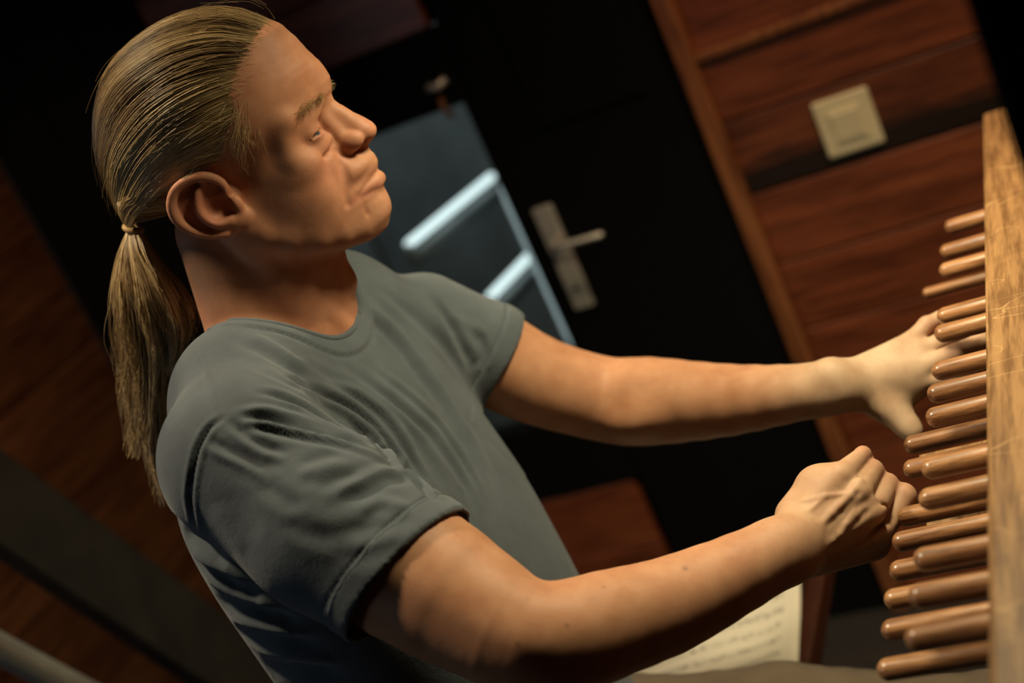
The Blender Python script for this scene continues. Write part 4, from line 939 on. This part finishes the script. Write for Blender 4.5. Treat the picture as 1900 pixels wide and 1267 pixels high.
for g, r0, r1, n, base in GUIDES:
    G = np.array([P(x, y, dT+dd) for x, y, dd in g]); K = 22; t = np.linspace(0, len(G)-1, K); X = np.stack([np.interp(t, np.arange(len(G)), G[:, i]) for i in range(3)], 1)
    for _ in range(3): X[1:-1] = (X[:-2]+2*X[1:-1]+X[2:])/4
    u_ = np.linspace(0, 1, K); radp = 0.0045+(r0-0.0045)*np.sin(np.clip(u_*2.4, 0, np.pi/2))*(1-u_**3)+r1*u_**3
    a = RNG.random(n)*2*np.pi; q = np.sqrt(RNG.random(n)); off = np.stack([np.cos(a)*q, np.sin(a)*q], 1)
    Tn = np.gradient(X, axis=0); Tn = unit(Tn); s1 = unit(np.cross(Tn, -FWD)); s2 = np.cross(Tn, s1)
    tl = 0.55+0.45*RNG.random(n)**.6
    uu = u_[None]*tl[:, None]; Xi = np.stack([np.interp(uu.ravel(), u_, X[:, i]).reshape(n, K) for i in range(3)], -1)
    ri = np.interp(uu, u_, radp); w1 = 0.0040*fbm(off[:, :1]*3+uu*3.5, off[:, 1:]*3, 31); w2 = 0.0040*fbm(off[:, :1]*3+uu*3.5+9, off[:, 1:]*3, 33)
    g1 = np.stack([np.interp(uu.ravel(), u_, s1[:, i]).reshape(n, K) for i in range(3)], -1); g2 = np.stack([np.interp(uu.ravel(), u_, s2[:, i]).reshape(n, K) for i in range(3)], -1)
    allp.append(Xi+g1*(off[:, :1]*ri+w1*u_)[..., None]+g2*(off[:, 1:]*ri*.8+w2*u_)[..., None])
    alls.append(np.clip(base+.22*fbm(off[:, 0]*2.2+base*9, off[:, 1]*2.2, 41)+.09*RNG.standard_normal(n), 0, 1))
pw, ps = np.concatenate(allp), np.concatenate(alls)
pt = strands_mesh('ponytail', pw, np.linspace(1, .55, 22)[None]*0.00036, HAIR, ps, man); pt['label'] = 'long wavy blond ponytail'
# elastic hair tie
TD = HB@unit(TIE-HC+np.array([0, 0, -70.])); TD = TD/np.linalg.norm(TD); a1 = np.cross(TD, HR); a1 /= np.linalg.norm(a1); a2 = np.cross(TD, a1); ctr = HP(*TIE)
ringp = [ctr+0.0075*(math.cos(a)*a1+math.sin(a)*a2) for a in np.linspace(0, 2*math.pi, 25)]
tie = world_tube('hair_tie', ringp, 0.0026, plain('hair_elastic', (0.42, 0.25, 0.09), 0.6), man, 8)
# stray hairs round the head
def strays(n):
    side = np.where(RNG.random(n) < .75, 1, -1); D0 = unit(on_hairline(RNG.random(n)*.6, side)-HC); K = 12
    b = RNG.random((n, 1))*.8; s = b+np.linspace(0, 1, K)[None]*(0.08+.12*RNG.random((n, 1))); D, Dt = comb(D0, s)
    rot = np.linspace(0, 1, K)[None]**1.5*RNG.standard_normal((n, 1))*.07; par = (D@Dt)[..., None]*Dt; perp = D-par; D = unit(par+np.cos(rot)[..., None]*perp+np.sin(rot)[..., None]*np.cross(Dt, perp))
    R_ = envelope(D.reshape(-1, 3)).reshape(n, K)+np.linspace(0, 1, K)[None]**1.3*(1+8*RNG.random((n, 1))**2.5)-.5
    return HO+((HC+D*R_[..., None])@HB.T)/1000
sw = strays(150); st_ = strands_mesh('stray_hair', sw, np.linspace(1, .5, 12)[None]*0.00016, HAIR, 0.6+.3*RNG.random(150), hr)
# eyebrows, lashes and the sideburn
def tuft(name, line, n, length, dirn, spread, lift, r, shade, parent=man, K=6):
    Lp = np.array(line, float); t = RNG.random(n)*(len(Lp)-1); root = np.stack([np.interp(t, np.arange(len(Lp)), Lp[:, i]) for i in range(3)], 1)+RNG.standard_normal((n, 3))*np.array(spread)
    root[:, 0] = np.array([_surf(a, b, c) for a, b, c in root]); root = root[root[:, 0] < 105]; n = len(root)
    d = unit(np.array(dirn)+RNG.standard_normal((n, 3))*.28); u_ = np.linspace(0, 1, K)[None, :, None]; ln = length*(.5+.8*RNG.random((n, 1, 1)))
    pts = root[:, None]+d[:, None]*u_*ln+np.array(lift)[None, None]*u_*(1-u_*.6)*ln
    return strands_mesh(name, HO+(pts@HB.T)/1000, np.linspace(1, .4, K)[None]*r, HAIR, np.clip(shade+.12*RNG.standard_normal(n), 0, 1), parent)
def _surf(f, s_, u_):
    fx = np.arange(112, 10, -0.5, dtype=np.float32); dd = face(np.stack([fx, 0*fx+s_, 0*fx+u_], 1).astype(np.float32)); return fx[np.argmax(dd < 0)]-.3
for sd in (1, -1):
    tuft('eyebrow', [(0, 17*sd, -6), (0, 25*sd, -5.5), (0, 36*sd, -5), (0, 45*sd, -8)], 330, 7.0, (.12, .8*sd, -.10), (0, 1.0, 2.1), (.35, 0, .15), .00014, 1.0)
tuft('temple_hair', [(0, 64, 30), (0, 66, 16), (0, 67, 4)], 130, 16, (-.55, .25, -.75), (0, 1.5, 5), (0, .25, 0), .00013, .72, hr)
tuft('hairline_wisps', HL[:6], 330, 15, (-.75, .15, .35), (0, 3, 4), (.1, .1, .25), .00013, .7, hr)
tuft('sideburn', [(0, 67, 2), (0, 66, -10), (0, 64, -26)], 150, 9, (-.25, .15, -.9), (0, 2.5, 6), (0, .2, 0), .00012, .66, hr)
print('hair', round(time.time()-_t0, 1), 's')
# scalp under the hair takes the hair's colour
_cells = set(map(tuple, np.unique(np.floor(hw[:, 7:].reshape(-1, 3)/.0045).astype(int), axis=0))); _hv = np.nonzero((np.abs(bq) < 170).all(1) & (bq[:, 2] > -85))[0]
_hc = np.floor(BV[_hv]/.0045).astype(int); _uc, _inv = np.unique(_hc, axis=0, return_inverse=True)
_in = np.array([any((c[0]+i, c[1]+j, c[2]+k) in _cells for i in (-1, 0, 1) for j in (-1, 0, 1) for k in (-1, 0, 1)) for c in _uc])[_inv.ravel()]
_in &= ~((ab[_hv] > 60) & (bq[_hv, 0] < -2) & (bq[_hv, 2] < -8) & (bq[_hv, 0] > -62))          # not the ear
tone[_hv[_in]] = (0.17, 0.105, 0.05); _me.color_attributes['tone'].data.foreach_set('color', np.concatenate([tone, np.ones((len(tone), 1))], 1).astype(np.float32).ravel())
# ------------------------------------------------------------------ sheet music on the bench
def paper_mat():
    m, nd, lk, bs = new_mat('printed_music')
    tc = nd.new('ShaderNodeTexCoord'); sep = nd.new('ShaderNodeSeparateXYZ'); lk.new(tc.outputs['UV'], sep.inputs[0])
    def math_(op, a, b):
        n_ = nd.new('ShaderNodeMath'); n_.operation = op
        for i, v in enumerate((a, b)):
            if isinstance(v, (int, float)): n_.inputs[i].default_value = v
            else: lk.new(v, n_.inputs[i])
        return n_.outputs[0]
    sys_ = math_('FRACT', math_('MULTIPLY', sep.outputs['Y'], 9.0), 0)                 # nine staves
    instave = math_('MULTIPLY', math_('GREATER_THAN', sys_, 0.28), math_('LESS_THAN', sys_, 0.66))
    lines = math_('LESS_THAN', math_('FRACT', math_('MULTIPLY', math_('SUBTRACT', sys_, 0.28), 13.0), 0), 0.16)
    margin = math_('MULTIPLY', math_('GREATER_THAN', sep.outputs['X'], 0.08), math_('LESS_THAN', sep.outputs['X'], 0.92))
    vor = nd.new('ShaderNodeTexVoronoi'); mp = nd.new('ShaderNodeMapping'); mp.inputs['Scale'].default_value = (34, 95, 1); lk.new(tc.outputs['UV'], mp.inputs[0]); lk.new(mp.outputs[0], vor.inputs['Vector']); vor.inputs['Scale'].default_value = 1
    notes = math_('LESS_THAN', vor.outputs['Distance'], 0.34)
    ink = math_('MULTIPLY', math_('MULTIPLY', math_('MAXIMUM', lines, notes), instave), margin)
    mx = nd.new('ShaderNodeMixRGB'); mx.inputs[1].default_value = (0.50, 0.44, 0.34, 1); mx.inputs[2].default_value = (0.03, 0.03, 0.035, 1); lk.new(ink, mx.inputs[0])
    lk.new(mx.outputs[0], bs.inputs['Base Color']); bs.inputs['Roughness'].default_value = 0.7; return m
def paper():
    A, B_ = np.array([-.489, 1.270]), np.array([-.506, 1.530]); nx, ny = 26, 22; V = []; UV = []
    for j in range(ny+1):
        for i in range(nx+1):
            a, b = i/nx, j/ny
            p = A*(1-b)+B_*b; x = p[0]-a*.30+0*b; y = p[1]-a*.06
            z = BZ+.0016+.035*max(0, b-.55)**2*(1-a)**1.2*3+.030*max(0, (1-a)-.86)**1.0*b*2.2+.003*math.sin(a*7+b*3)**2
            V.append((x, y, z)); UV.append((1-a, b))
    F = [(j*(nx+1)+i, j*(nx+1)+i+1, (j+1)*(nx+1)+i+1, (j+1)*(nx+1)+i) for j in range(ny) for i in range(nx)]
    me = bpy.data.meshes.new('sheet_music'); me.from_pydata(V, [], [f[::-1] for f in F]); uv = me.uv_layers.new(name='UVMap')
    for lp in me.loops: uv.data[lp.index].uv = UV[lp.vertex_index]
    o = link('sheet_music', me, paper_mat(), smooth=True); so = o.modifiers.new('thickness', 'SOLIDIFY'); so.thickness = .0006; so.offset = 1
    return tag(o, 'curling sheet of printed music lying on the bench under the right forearm', 'sheet music')
paper()
